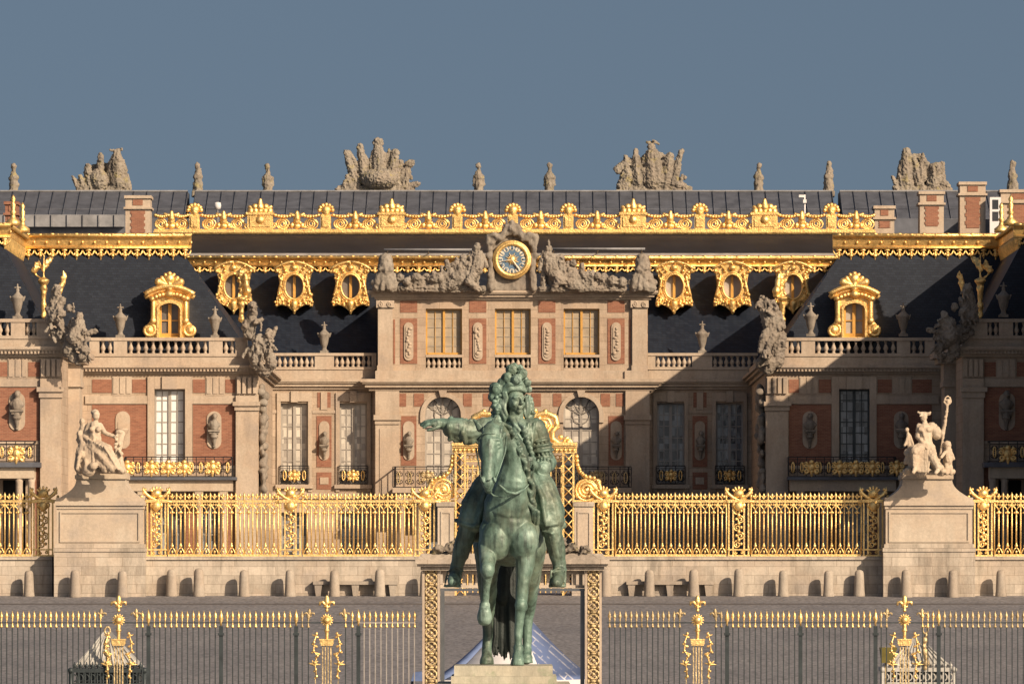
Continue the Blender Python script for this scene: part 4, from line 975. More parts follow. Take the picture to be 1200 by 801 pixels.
for px, D, base, s, lab in ((252,425,395.5,.93,'stone urn right of the sunlit gilded dormer on the left pavilion balustrade'),(20.5,410,373.5,1.0,'stone urn on the far left wing balustrade'),
        (380,449.95,413.5,.98,'stone urn on the sunlit court balustrade below two gilded bull eye dormers'),(823,449.95,413.5,1.0,'half shaded stone urn on the court balustrade right of the clock block'),
        (950,425,394,1.0,'stone urn left of the right gilded dormer, on the right pavilion balustrade'),(1058.5,425,394,1.0,'stone urn right of the right gilded dormer, half in shade'),(1176,410,371.5,1.0,'shaded stone urn on the far right wing balustrade')):
    c = clone(u0, (X(px, D), D, Z(base, D)), lab); c.scale = (s, s, s)
# busts
bust(251, 500, 425, 'marble bust on the red brick right of the white shuttered window', 'wall busts on consoles', .95)
bust(20, 476, 410, 'marble bust on red brick at the far left wing', 'wall busts on consoles', 1.05)
bust(949, 500, 425, 'shaded bust on dark brick left of the dusky tall window', 'wall busts on consoles', .95)
bust(1056, 500, 425, 'shaded bust on dark brick behind the raised sceptre statue', 'wall busts on consoles', .95)
bust(1179, 476, 410, 'shaded bust on the dark brick of the right edge wing', 'wall busts on consoles', 1.05)
for c, D, lab in ((380, 450, 'sunlit bust between the two tall windows left of the clock block'), (479, DC, 'sunlit bust in the niche left of the arched window'), (722, DC, 'shaded bust in the niche right of the arched window'), (821, 450, 'shaded bust between the two dusky windows right of the clock block')):
    bust(c, 518, D, lab, 'wall busts on consoles', .8)
# corner groups
def seated_pair(q, pts, D, label, base, seed):
    P = PX(D); rr = random.Random(seed); Q = lambda a: (q(a[0]), a[1], a[2] if len(a) > 2 else 0)
    for e in pts:
        if e[0] == 'b': P.b(Q(e[1]), e[2], e[3])
        else: P.c(Q(e[1]), Q(e[2]), e[3], e[4])
    for k in range(26):
        e = pts[rr.randrange(len(pts))]; a = Q(e[1]); 
        a = (a[0]+rr.uniform(-6,6), a[1]+rr.uniform(-5,8), a[2]+rr.uniform(.1,.4)); P.c(a, (a[0]+rr.uniform(-6,6), a[1]+rr.uniform(2,10), a[2]+rr.uniform(-.1,.15)), rr.uniform(1.2,2.2), rr.uniform(.9,1.8))
    return sculpt(P, 'corner_sculpture', 'carved', label, 'sculpture', 'figure groups on the roof corners', base, .038, .04, 4, amp2=.03, ridge=.05, smooth=0)
idt = lambda a: a; mir = lambda a: 1200-a
left1 = [('c',(60,375,.2),(66,345,.2),7,6),('b',(66,340,.3),6,7),('c',(64,372,.5),(74,352,.4),6,4),('b',(82,361,.6),4.2,5),('c',(70,378,.3),(58,362,.2),6,5),('b',(72,368,.6),6,6),
  ('c',(90,382,.6),(94,400,.7),10,9),('b',(94,371,.8),4.6,5.2),('c',(93,380,.7),(88,396,.9),8,9),('c',(100,392,.9),(113,388,1.0),3.6,3),('c',(92,400,.8),(102,412,1.1),8,5),('c',(84,395,.5),(82,414,.6),8,7),('c',(102,412,1.0),(97,419,1.0),5,4),('c',(74,388,.3),(84,392,.4),7,7),('c',(96,384,.7),(104,398,.9),4,3.4),('c',(97,420,.6),(86,420,.6),6,6),('c',(64,390,.1),(78,400,.2),6,6)]
seated_pair(idt, left1, 409.2, 'seated stone figure with arms and trophies on the left wing corner, in full sun', (88, 421), 1)
left2 = [('c',(292,392,.2),(296,366,.2),7,6),('b',(296,360,.3),6,7),('c',(300,378,.5),(307,374,.4),4,2.5),('b',(288,382,.3),5,7),('c',(304,400,.5),(312,412,.6),9,8),('b',(316,390,.7),4,4.8),('c',(314,396,.6),(312,410,.7),6,7),('c',(318,398,.7),(324,384,.7),2.6,2.0),('c',(306,408,.6),(300,424,.8),7,5),('c',(314,412,.7),(320,428,.9),8,5),('c',(296,412,.4),(300,428,.5),7,6),('c',(308,396,.5),(298,410,.6),4,5),('c',(318,426,.7),(312,436,.7),6,5),('c',(300,428,.5),(312,436,.6),6,6)]
seated_pair(idt, left2, 424.6, 'stone figure with one arm flung up on the left pavilion inner corner', (304, 437), 2)
right2 = [('b',(905,356,.6),4.6,5.4),('c',(905,364,.5),(907,386,.6),7.5,8.5),('c',(899,364,.5),(896,378,.6),2.8,2.6),('c',(896,378,.6),(897,350,.6),2.4,2),('c',(893,356,.4),(901,392,.4),5,6),('c',(904,388,.7),(894,396,1.0),6.5,5),('c',(894,396,1.0),(890,412,1.1),4.5,2.8),('c',(908,390,.7),(900,404,1.1),6,4.5),('c',(900,404,1.1),(899,420,1.2),4,2.6),('c',(912,368,.5),(917,384,.6),4,3.4),('c',(898,416,.7),(890,426,.7),6,5),('b',(898,424,.6),7,6),('c',(914,394,.3),(910,424,.3),8,8),('c',(893,350,.3),(890,362,.3),4,3),('c',(905,424,.4),(900,434,.4),7,6)]
seated_pair(idt, right2, 424.6, 'seated stone figure on the right pavilion inner corner, lit against dark slate', (903, 437), 3)
right1 = [tuple((1200-v[0], v[1]-1, *v[2:]) if isinstance(v, tuple) else v for v in e) for e in left1]
seated_pair(idt, right1, 409.2, 'seated stone figure and trophies in deep shade on the right wing corner', (1112, 420), 4)

# ------------------------------------------------------------------ clock gable
Dk = DC-.3; u = Dk/F
t = thing('clock_gable', V3(600, 341, Dk), 'carved stone clock surround with a blue dial and gilded rim over the central attic', 'clock')
P = PX(Dk); m = P.m
m.prism([(X(a, Dk), Z(b, Dk)) for a, b in ((576,341),(576,300),(571,280),(578,274),(590,272),(600,262),(610,272),(622,274),(630,280),(624,300),(626,341))], Dk-.15, Dk+.5)
for k in range(12):
    q = PI*k/11; P.b((600-27*math.cos(q), 300-27*math.sin(q), .35), 4, 4)
P.b((600,268,.5),5,6); P.b((600,261,.4),3.5,4)
for s in (-1, 1): P.c((600+s*6,266,.4),(600+s*13,281,.4),4,3); P.c((600+s*14,279,.4),(600+s*24,276,.4),3.6,3); P.b((600+s*20,276,.4),4.5,4); P.c((600+s*24,300,.3),(600+s*25,338,.3),4,4.5); P.c((600+s*28,278,.3),(600+s*25,300,.3),4,3)
fused(m, 'surround', M['carved'], t, voxel=.06, smooth=2, amp=.05, freq=4, amp2=.03, freq2=10)
cx, cz = X(600, Dk), Z(304.5, Dk)
m = MB(); m.prism(arc(cx, cz, 16.6*u, 0, 2*PI, 40)[:-1], Dk-.50, Dk-.2); dl = m.build('dial', M['dial'], t)
m = MB(); m.torus(cx, Dk-.5, cz, 18.6*u, .125, n=40, seg=8); m.torus(cx, Dk-.45, cz, 20.8*u, .10, n=40, seg=8); m.build('rim', M['gold'], t)
def strokes(mb, txt, x, z, ang, h):
    w = {'I': .3, 'V': .7, 'X': .7}; tot = sum(w[c] for c in txt)*h*.6; p = -tot/2
    ca, sa = math.cos(ang), math.sin(ang)
    def ln(x0, z0, x1, z1):
        a = [(x+q*ca+r*sa, z-q*sa+r*ca) for q, r in ((x0,z0),(x1,z1))]
        mb.tube([(a[0][0], Dk-.53, a[0][1]), (a[1][0], Dk-.53, a[1][1])], .018, 4)
    for c in txt:
        ww = w[c]*h*.6
        if c == 'I': ln(p+ww/2, -h/2, p+ww/2, h/2)
        if c == 'V': ln(p+.02, h/2, p+ww/2, -h/2); ln(p+ww-.02, h/2, p+ww/2, -h/2)
        if c == 'X': ln(p+.02, -h/2, p+ww-.02, h/2); ln(p+.02, h/2, p+ww-.02, -h/2)
        p += ww
ct = MB(); nm = MB()
for k, txt in enumerate(('XII','I','II','III','IIII','V','VI','VII','VIII','IX','X','XI')):
    a = 2*PI*k/12; x, z = cx+13.6*u*math.sin(a), cz+13.6*u*math.cos(a)
    ct.prism([(x+.14*math.cos(q)*1.0, z+.135*math.sin(q)) for q in [2*PI*i/12 for i in range(12)]], Dk-.52, Dk-.499)
    strokes(nm, txt, x, z, a, .19)
ct.build('numeral_plate', M['cream'], dl); nm.build('numerals', M['dial'], dl)
m = MB(); m.ball((cx, Dk-.55, cz), (.17,.08,.17), 12, 8)
for k in range(16):
    q = 2*PI*k/16; L = .36 if k % 2 else .28; m.caps((cx+.12*math.cos(q), Dk-.54, cz+.12*math.sin(q)), (cx+L*math.cos(q), Dk-.53, cz+L*math.sin(q)), .035, .012, 6)
m.build('sun_boss', M['goldf'], t)
m = MB(); q = -PI*.3; m.caps((cx, Dk-.6, cz), (cx+.6*math.cos(q), Dk-.58, cz+.6*math.sin(q)), .035, .05, 6); m.ball((cx+.5*math.cos(q), Dk-.58, cz+.5*math.sin(q)), .07, 6, 5); m.caps((cx, Dk-.6, cz), (cx-.52, Dk-.58, cz-.08), .03, .015, 6); m.build('hands', M['cream'], t)
def reclining(sd, label):
    q = (lambda a: a) if sd < 0 else (lambda a: 1200-a)
    P = PX(Dk)
    def C(a, b, r0, r1): P.c((q(a[0]), *a[1:]), (q(b[0]), *b[1:]), r0, r1)
    def Bb(a, r, rz=None): P.b((q(a[0]), *a[1:]), r, rz)
    if sd < 0:
        Bb((559,290,.5),4.4,5.2); C((560,299,.4),(559,316,.5),7,7.5); C((565,299,.4),(570,312,.5),3,2.6); C((554,299,.4),(550,314,.6),3,2.8); C((557,318,.5),(549,330,.8),6.5,4.5); C((549,330,.8),(562,340,.7),4.4,3)
    else:
        Bb((557,292,.5),4.2,5); C((557,286,.5),(557,281,.5),1.6,1.2); C((558,300,.4),(554,317,.5),7,8); C((564,300,.4),(568,316,.5),3,2.6); C((551,300,.4),(541,304,.6),3,2.2); C((554,318,.5),(544,330,.8),7,5); C((546,330,.8),(552,340,.7),4.4,3)
    C((548,322,.4),(528,334,.5),8,7); C((540,318,.4),(520,338,.5),6,5); Bb((543,303,.4),4.5,5); C((543,308,.4),(538,324,.4),5,6); C((530,316,.3),(512,336,.4),5,5)
    rr = random.Random(5+sd)
    for px_, py_, r_, rz_ in ((548,320,15,18),(532,326,15,14),(514,331,14,10),(496,334,13,8)): Bb((px_, py_, .0), r_, rz_)
    for k in range(14):
        x_ = 478+k*6.4; top = 330-(x_-470)*.40; C((x_+rr.uniform(-3,3), 338, .35), (x_+rr.uniform(-7,7), top+rr.uniform(0,7), .45), rr.uniform(2.6,4.2), rr.uniform(1.6,3.))
        Bb((x_+rr.uniform(-4,4), top+rr.uniform(1,12), .5), rr.uniform(2.6,4.4))
    for k in range(11): Bb((470+k*6.2+rr.uniform(-2,2), 334-rr.uniform(0,8+k*.7), .3+rr.uniform(0,.4)), rr.uniform(4,6.5))
    for k in range(6): C((474+k*10, 338, .4), (476+k*10+rr.uniform(-5,5), 330-k*1.8, .6), 3.5, 2.6)
    C((520,338,.4),(470,338,.4),5,5); C((520,339,.3),(566,339,.3),4,4)
    return sculpt(P, 'reclining_statue', 'carved', label, 'sculpture', 'carved figures beside the clock', (q(520), 341), .036, .03, 5, amp2=.03, ridge=.05, smooth=0)
reclining(-1, 'crouching stone hero with spoils on the cornice left of the clock')
reclining(1, 'reclining stone god with helmet on the cornice right of the clock')
def trophy_end(px, label):
    P = PX(Dk)
    P.c((px, 310, .3), (px, 316, .3), 9, 10); P.b((px, 306, .3), 8.5, 9.5)
    for s in (-1, 1):
        P.c((px+s*9, 323, .4), (px+s*3, 326, .5), 3.6, 4); P.c((px+s*8, 324, .4), (px+s*9, 338, .4), 4.5, 5.5); P.c((px+s*2, 328, .5), (px+s*4, 338, .6), 4, 4); P.b((px+s*14, 331, .3), 3.6); P.b((px+s*12, 338, .3), 4.5)
    P.m.pb(px-14, px+14, 338, 341.5, Dk, .4, .3)
    return sculpt(P, 'corner_trophy', 'carved', label, 'sculpture', 'shield trophies at the ends of the clock cornice', (px, 341), .05, .04, 5, amp2=.03)
trophy_end(452, 'carved shield trophy at the left end of the clock cornice'); trophy_end(753, 'carved shield trophy at the right end of the clock cornice')
for a, b, y, lab in ((450, 553, 292.5, 'thin grey pole on the roof left of the clock'), (646, 756, 291.5, 'thin grey pole on the roof right of the clock')):
    m = MB(); m.tube([V3(a, y, 452), V3(b, y, 452)], .07, 6)
    for px in (a+3, (a+b)/2, b-3): m.tube([V3(px, y, 452), (X(px, 452), 453.5, Z(y, 452)), (X(px,452), 456.8, Z(299,456)+.1)], .03, 5)
    tag(m.build('roof_pole', M['leadlight'], None, V3(a, y, 452)), lab, 'pole', 'grey poles on the court roof')
t = thing('roof_camera', V3(943, 249, 462), 'small white camera on a thin mast behind the gilded roof balustrade', 'camera')
m = MB(); m.tube([V3(943, 276, 466), V3(943, 228, 466)], .05, 6); m.build('mast', M['tentw'], t)
m = MB(); m.pb(936, 942, 228.5, 231.5, 466, .3, .2); m.pb(941, 945, 234, 238, 466, .2, .1); m.build('housing', M['tentw'], t)
m = MB(); x, y, z = V3(255, 241, 470); m.lathe([(.05, z-2.), (.05, z-.2), (.17, z-.17), (.2, z), (.17, z+.17), (.05, z+.2)], x, y, 12); tag(m.build('roof_floodlight', M['tentw'], None, (x, y, z-2.)), 'round white floodlight on the roof behind the left gilded balustrade end', 'floodlight')
# ================================================================== EQUESTRIAN STATUE
DS = 155.0; US = DS/F; ZP = Z(779.5, DS)
EQ = thing('equestrian_statue', (X(598, DS), DS+1.2, ZP), 'green bronze rider with plumed hat and outstretched arm on a walking horse', 'statue')
class SB:
    def __init__(s): s.m = MB()
    def p(s, a): return (a[0]*US, DS-a[2]*US, ZP+a[1]*US)
    def c(s, a, b, r0, r1, seg=14): s.m.caps(s.p(a), s.p(b), r0*US, r1*US, seg)
    def ch(s, pts, rs, seg=14):
        for i in range(len(pts)-1): s.c(pts[i], pts[i+1], rs[i], rs[i+1], seg)
    def b(s, a, rx, rz=None, ry=None, M_=None):
        s.m.ball(s.p(a), (rx*US, (ry or rx)*US, (rz or rx)*US), 16, 12, M_)
def rot(ax, deg): return Matrix.Rotation(math.radians(deg), 3, ax)
rr = random.Random(21)
# ---- horse
h = SB()
h.b((-3,168,-14), 32, 47, 34); h.c((-3,172,-30),(-3,172,-120), 32.5, 32, 20); h.b((-3,180,-140), 33, 36, 34); h.b((-3,150,-70), 33, 34, 50)
h.b((-19,146,6), 18, 24, 16); h.b((13,146,6), 18, 24, 16); h.b((-22,180,-6), 11.5, 22, 20); h.b((16,180,-6), 11.5, 22, 20)
h.ch([(-3,186,-8),(1,212,2),(3.5,234,6),(2,252,11),(-6,266,17),(-16,274,24)], [31,23.5,18,14.8,12,10.2])
h.b((-20.5,274,28), 12.5, 13, 12)
h.ch([(-23.5,272,34),(-26.5,258,43),(-27.5,240,52),(-28,224,59),(-28.5,212,62)], [12,11.6,9.2,8,7.4])   # bridge of the head
h.ch([(-16.5,262,30),(-19.5,246,40),(-24.5,224,53),(-26.5,209,58)], [12,10.5,7.5,5.2])                      # jaw
h.b((-15.5,252,32), 8.5, 14, 13); h.b((-33.5,252,36), 7, 13, 11)
h.b((-27.5,214,64), 7.6, 6, 5); h.c((-28.5,206,60),(-26.5,204,54), 4.6, 4)
for c in (-20.5,-34.5): h.b((c,217,66), 2.9, 3.4, 2.8); h.c((c-.5,219,68.5),(c+1.2,214,69), 1.3, .9)
h.b((-16.2,259,47), 3.0, 2.5, 3.0); h.b((-37,259,44), 3.0, 2.5, 3.0); h.ch([(-20,263.5,50),(-15.5,263.8,48),(-11.5,260,43.5)], [1.7,1.9,1.4]); h.ch([(-20,255.5,50),(-15.5,254.6,48),(-11.8,257,44)], [1.2,1.4,1.1])
h.c((-14.5,263.5,45),(-22.5,264.5,50), 2.4, 2.0); h.c((-38.5,263,41),(-32.5,264.5,48), 2.3, 2.)
h.c((-37.5,277,26),(-44.5,288,24), 4.4, 1.2); h.c((-35.5,276,27),(-40.5,284,27), 3.6, 1.6); h.c((-18.5,281,24),(-17,294,20), 4.2, 1.1); h.c((-19.5,281,25),(-19,289,23), 3.6, 1.8)
h.c((-27.5,250,51),(-28,228,61), 3.4, 2.8)
h.c((-9,271,36),(-14,262,44), 2.6, 2); h.c((-24,244,46),(-26,226,60), 1.5, 1.2); h.c((-34.5,246,46),(-32.5,228,60), 1.5, 1.2); h.c((-15,240,40),(-9,254,34), 3, 4)
for k in range(0): h.c((6+k*2.4,272-k*22,24-k*3),(0+k*1.5,250-k*20,26-k*1.0), 2.2, 1.6)
def hoof(a, r):
    x, y, z = h.p(a); u = US; h.m.lathe([(r*.55*u, z+r*1.5*u), (r*.8*u, z+r*1.1*u), (r*1.12*u, z+.02), (r*1.12*u, z-.004)], x, y, 14)
hoof((6.3,1,16), 7.6); hoof((-30,1,-122), 7.6); hoof((17,2,-142), 7.4)
# legs
h.ch([(-24,160,-6),(-27,138,4),(-29,118,20),(-29,112,25)], [14.5,12.5,9.2,9]); h.b((-29,112,28), 8.6, 9.6, 8.4)
h.ch([(-29,110,24),(-31,92,14),(-32,74,6)], [7.6,5.4,5.2]); h.b((-32,70,6), 7, 7, 7); h.c((-32,69,6),(-32,62,10), 6.6, 7.6); h.c((-32,62,10),(-32,55,8), 8.2, 9.2)
h.ch([(19,160,-6),(17,136,4),(14,106,6),(11,74,9)], [14.5,12.5,9.5,7]); h.b((11,70,11), 7.8, 9, 8)
h.ch([(10,66,10),(8,44,9),(7.5,24,9)], [6.4,5.1,5]); h.b((7.5,20,9), 6.6, 6.6, 7); h.ch([(7,17,11),(6.5,9,14),(6.5,5,16)], [5.6,7,8.2])
h.ch([(-22,180,-138),(-27,140,-112),(-29,108,-118),(-28,66,-146)], [28,20,13,8.4]); h.b((-28,64,-147), 8, 10, 9); h.ch([(-28,60,-146),(-29.5,24,-134),(-30,10,-126),(-30,5,-122)], [6.6,6,6.6,8.4])
h.ch([(18,180,-138),(21,138,-106),(22,104,-116),(19,62,-150)], [28,20,12.5,8]); h.b((19,60,-151), 7.6, 10, 9); h.ch([(19,56,-150),(17.5,22,-150),(17,12,-145),(17,8,-142)], [6.4,6,6.4,8])
fused(h.m, 'horse', M['green'], EQ, voxel=.0155, smooth=5, amp=.016, freq=3.2, amp2=.006, freq2=11)
# ---- mane: separate heavy locks down the right side of the neck, forelock
m = SB()
for k in range(46):
    t = (k+rr.uniform(-.4,.4))/45; t = min(1, max(0, t)); a = (-10+54*t-28*t*t+rr.uniform(-2,2), 282-t*104, 23-t*20+rr.uniform(-3,3)); L = (11+26*t*(1.35-t))*rr.uniform(.75,1.2)
    e = (a[0]+L*rr.uniform(.38,.62), a[1]-L*rr.uniform(.9,1.15), a[2]-8+rr.uniform(-3,9))
    mid = (a[0]*.45+e[0]*.55+rr.uniform(3,6), a[1]*.45+e[1]*.55+rr.uniform(1,4), (a[2]+e[2])/2+5)
    m.ch([a, mid, (e[0]-1.5, e[1]-1, e[2])], [2.3, 2.7, .7], 8)
for k in range(8):
    s_ = -33+k*2.9; m.ch([(-20+k*1.4,283,29),(s_,276,39),(s_-1+rr.uniform(-1.5,1.5),263-abs(k-3),48)], [2.2,2.1,.7], 8)
fused(m.m, 'mane', M['green'], EQ, voxel=.0135, smooth=1)
# ---- tail
m = SB()
m.ch([(-3,205,-166),(-5,180,-184),(-7,120,-178),(-8,80,-172)], [9,13,15,13])
for k in range(44):
    x = -24+k*.78+rr.uniform(-1,1); e = rr.uniform(3,13)+abs(k-22)*.3; w = rr.uniform(-10,10)
    m.ch([(-5+(x+7)*.6,165,-182+w),(x,100,-174+w),(x+rr.uniform(-2.5,2.5),e+18,-164+w),(x+rr.uniform(-2,2),e,-162+w)], [4,3.4,2.4,.7], 7)
fused(m.m, 'tail', M['darkbronze'], EQ, voxel=.0145, smooth=1)
# ---- bridle and reins
m = SB()
def strap(pts, r): m.m.tube([m.p(a) for a in pts], r*US, 7)
strap([(-28.5,216,70.5),(-19,217,63),(-14.5,230,50),(-8.5,248,43),(-6,268,37)], 1.0); strap([(-36,218,65),(-39,236,53),(-42,254,41)], .9)
strap([(-15,211,58),(-6,203,48),(4,201,37),(14,206,28)], 1.6); strap([(-31,208,60),(-22,199,45),(-8,196,37),(4,201,37)], .9)
strap([(14,206,28),(23,216,8),(26,232,-16),(24,237,-27)], 1.0)
strap([(-41,264,42),(-33,271,48.5),(-22,271,49),(-10,267,41)], .9)
m.m.build('bridle', M['green'], EQ)
# ---- saddle cloth
m = SB()
m.b((-2,196,-64), 40, 18, 34)
m.ch([(-26,212,-62),(-44,190,-58),(-50,172,-58)], [14,12,9]); m.ch([(-30,206,-84),(-46,182,-84),(-50,164,-84)], [12,11,8]); m.ch([(26,206,-84),(40,180,-84),(42,158,-84)], [12,11,8])
m.ch([(-30,200,-70),(-40,170,-74),(-42,150,-76)], [9,8,5])
for k in range(7): m.c((-26-k*3.4,206-k*1.5,-50-k*3),(-40-k*2.2,164+k*1.2,-42-k*6), 2.4, 2.2, 8)
m.ch([(-38,160,-40),(-48,157,-56),(-54,160,-72)], [3,3.4,3])
fused(m.m, 'saddle_cloth', M['green'], EQ, voxel=.018, smooth=2, amp=.02, freq=4)
# ---- rider: body with coat, breeches, boots, arms and hands in one skin
b = SB()
b.b((2,216,-62), 24, 16, 24); b.ch([(3,226,-60),(2,246,-58),(4,272,-58)], [19,16,22]); b.b((5,272,-56), 28, 17, 19); b.b((6,282,-57), 30, 9, 14)
b.ch([(5,284,-55),(4,300,-53)], [10,8.6])
H = (4,311,-50); T3 = Matrix.Rotation(math.radians(32), 3, 'Z')      # the head turns towards his left
def hp(x, y, z):    # local face axes: x to his left, y up, z forward
    a = math.radians(34); x *= 1.08; z *= 1.08; y *= 1.05; return (H[0]+x*math.cos(a)+z*math.sin(a), H[1]+y, H[2]-x*math.sin(a)+z*math.cos(a))
b.b(H, 9.6, 13, 11); b.b(hp(0,4,-1), 10.4, 9.5, 11)
b.b(hp(0,-5,4), 7.2, 8, 6.6); b.b(hp(0,-11.6,7.2), 3.4, 3, 3); b.c(hp(0,3.5,10.2), hp(0,-2.2,13.4), 1.5, 2.1); b.b(hp(0,-2.8,12.6), 2.5, 1.6, 2)
for s in (-1, 1):
    b.c(hp(s*1.8,4.4,9.6), hp(s*6.6,4.0,7.4), 1.7, 1.3); b.b(hp(s*4.2,1.6,8.4), 2.0, 1.25, 1.6); b.b(hp(s*5.2,-3.4,6.4), 3.4, 3.6, 3.4); b.b(hp(s*1.6,-3.2,11.6), 1.3, 1.1, 1.4)
b.c(hp(-2.4,-6.6,10.0), hp(2.4,-6.6,10.0), 1.2, 1.2); b.c(hp(-1.9,-8.1,9.8), hp(1.9,-8.1,9.8), 1.3, 1.3)
for k in range(7): b.ch([(-16+k*7,284,-40-abs(k-3)*2),(-13+k*6,262,-35-abs(k-3)*2.5),(-7+k*3.4,238,-41-abs(k-3)*2)], [1.8,2.2,1.6], 8)
# right arm stretched out towards picture left
b.b((-18,281,-55), 13, 12, 12); b.ch([(-18,281,-55),(-34,278,-50),(-48,275,-47)], [13,13.5,12.5]); b.ch([(-48,275,-47),(-60,277,-43),(-70,279,-40)], [13,14,12.5]); b.b((-63,270,-42), 10, 8, 10); b.b((-50,266,-46), 9, 7, 9)
b.c((-70,280,-40),(-82,284,-37), 8.6, 6.6)
b.c((-80,284,-37),(-92,285,-35), 6.0, 5.4); b.b((-88,285.5,-35), 7, 4.6, 6.6)
for j, (y0, L, w) in enumerate(((287.2,15.5,-39.5),(286.6,18,-36),(285.4,17,-32.6),(283.8,14,-29.6))):
    b.ch([(-92,y0,w+.5),(-92-L*.5,y0-.6,w+1),(-92-L*.86,y0-3.2-.5*j,w+1.5)], [2.6,2.3,1.5], 8)
b.ch([(-86,281,-30),(-93,277.5,-27),(-99,276,-27)], [2.7,2.3,1.6], 8)
for k in range(9):
    x = -30-k*4.8; b.c((x,289-abs(k-6)*.5,-47+k),(x-4+rr.uniform(-3,2),264+rr.uniform(-2,3),-44+k), 2.6, 3.0, 8)
b.ch([(-72,290,-40),(-74,280,-30),(-72,267,-36)], [3.4,4,3.4], 8); b.ch([(-56,286,-36),(-58,274,-30),(-55,262,-36)], [3,3.6,3.2], 8)
# left arm bent, hand at the reins
b.b((28,280,-58), 12, 11.5, 12); b.ch([(28,280,-58),(35,265,-60),(38,250,-61)], [12,10.5,10]); b.b((35,254,-58), 13.4, 10.5, 13)
for yy, r_, o_ in ((264,10.5,0),(258.5,13,1),(252,13.8,1.5),(245.5,11.5,2)): b.ch([(33+o_+r_*math.cos(q), yy+2*math.cos(q), -58+r_*1.0*math.sin(q)) for q in [2.9-.5*i_ for i_ in range(-2, 9)]], [1.9]*11, 7)
for k in range(5): b.c((26+k*4.6,262,-47.5-abs(k-2)*1.5),(27+k*4.4,248,-44.5-abs(k-2)*1.8), 1.3, 1.3, 7)
b.ch([(38,248,-62),(41,238,-56),(35,231,-44)], [10.5,11.5,9.5]); b.b((40,238,-54), 11.6, 10, 11); b.c((30,233,-40),(25,236,-31), 6.6, 5.2); b.b((22,238,-28), 5.2, 5.4, 4.8)
for j in range(4): b.ch([(23-j*.6,241-j*2.6,-24),(18.5-j*.4,240.5-j*2.6,-21.5),(17,238-j*2.4,-26)], [2.1,2.0,1.5], 8)
b.ch([(24,243,-26),(19,244.5,-22)], [2.3,1.7], 8)
for k in range(6): b.c((25+k*3.9,226+abs(k-2),-43-abs(k-2)*1.5),(27+k*3.8,245-abs(k-3)*1.5,-38.5-abs(k-2)*1.2), 1.3, 1.3, 8)
# coat skirts, thighs, boots
b.ch([(22,226,-58),(34,206,-46),(42,186,-38),(46,172,-36)], [18,19,18,16]); b.b((48,176,-36), 13, 12, 14); b.ch([(30,214,-60),(48,182,-62),(52,166,-62)], [16,15,10])
for k in range(10):
    t = k/9; b.ch([(22+9*t,228-4*t,-36-14*t),(35+13*t,197-5*t,-20-24*t),(40+20*t,165+4*math.sin(k*2.1),-19-32*t)], [2.4,3.6,4.4 if k % 2 else 2.6], 8)
b.ch([(46,172,-36),(48,156,-35),(51,142,-36),(56,118,-38)], [12,11.6,11.4,8]); b.ch([(36,158,-30),(46,155,-23),(57,158,-30)], [1.4,1.6,1.4]); b.c((43,182,-42),(45,170,-40), 14, 15); b.ch([(29,169,-30),(40,165,-21),(53,166,-24),(61,171,-38),(60,173,-52)], [1.6,1.9,1.9,1.8,1.6]); b.b((52,138,-44), 9.6, 17, 9)
b.ch([(56,116,-38),(55,106,-32),(53,99,-16),(52,97.5,-9)], [7.8,7.6,7.2,5.6]); b.c((57,106,-40),(56,99,-36), 7, 6); b.ch([(47,110,-24),(54,114.5,-25),(63,112,-33)], [1.7,2.,1.7], 8); b.c((44.5,93,-16),(62,93.5,-20), 1.7, 1.7); b.c((44.5,93,-16),(46,112,-24), 1.2, 1.2); b.c((62,93.5,-20),(63,112,-30), 1.2, 1.2)
b.ch([(-14,226,-60),(-30,208,-54),(-44,188,-48),(-49,172,-46)], [18,18,16,14]); b.ch([(-22,216,-64),(-44,190,-62),(-54,170,-62)], [14,14,10])
for k in range(8):
    t = k/7; b.ch([(-14-9*t,228-5*t,-38-12*t),(-32-12*t,200-5*t,-28-20*t),(-40-16*t,166+2*t,-28-26*t)], [3,3.4,2.8], 8)
b.ch([(-49,172,-46),(-54,152,-46),(-58,140,-46),(-65,116,-48)], [11.4,11,10.6,7.8]); b.c((-44,182,-48),(-48,170,-47), 15, 16.5); b.ch([(-34,168,-34),(-46,163,-30),(-60,167,-38),(-66,171,-54)], [2.2,2.6,2.6,2.2]); b.b((-58,138,-53), 9, 16, 9)
b.ch([(-65,114,-48),(-66.5,106,-41),(-69,99,-25),(-70,97.5,-18)], [7.8,7.6,7.2,5.6]); b.c((-66,106,-50),(-66,99,-46), 7, 6); b.ch([(-58,111,-35),(-66,115,-36),(-74,111,-41)], [1.7,2.,1.7], 8); b.c((-61,93,-24),(-79,93.5,-28), 1.7, 1.7); b.c((-61,93,-24),(-60,110,-34), 1.2, 1.2); b.c((-79,93.5,-28),(-76,111,-40), 1.2, 1.2)
rider = fused(b.m, 'rider', M['green'], EQ, voxel=.0125, smooth=2, amp=.012, freq=6, amp2=.006, freq2=14)
# ---- lace, sash
m = SB()
for k in range(9): m.ch([(2+rr.uniform(-4,4),291-k*1.2,-42),(5+rr.uniform(-7,7),283-k*2.6,-36),(6+k*1.4+rr.uniform(-7,7),276-k*5.5,-33)], [2.8,3,1.6], 8)
for k in range(13): m.ch([(9+k*2.0,284-k*6.2,-35-k*.6),(14+k*2.0,280-k*6.2,-32-k*.6),(13+k*2.1,275-k*6.4,-33-k*.6)], [2.2,2.8,2.], 8)
m.b((2,291,-47), 9, 4.5, 7)
fused(m.m, 'lace_cravat', M['green'], rider, voxel=.0125, smooth=1)
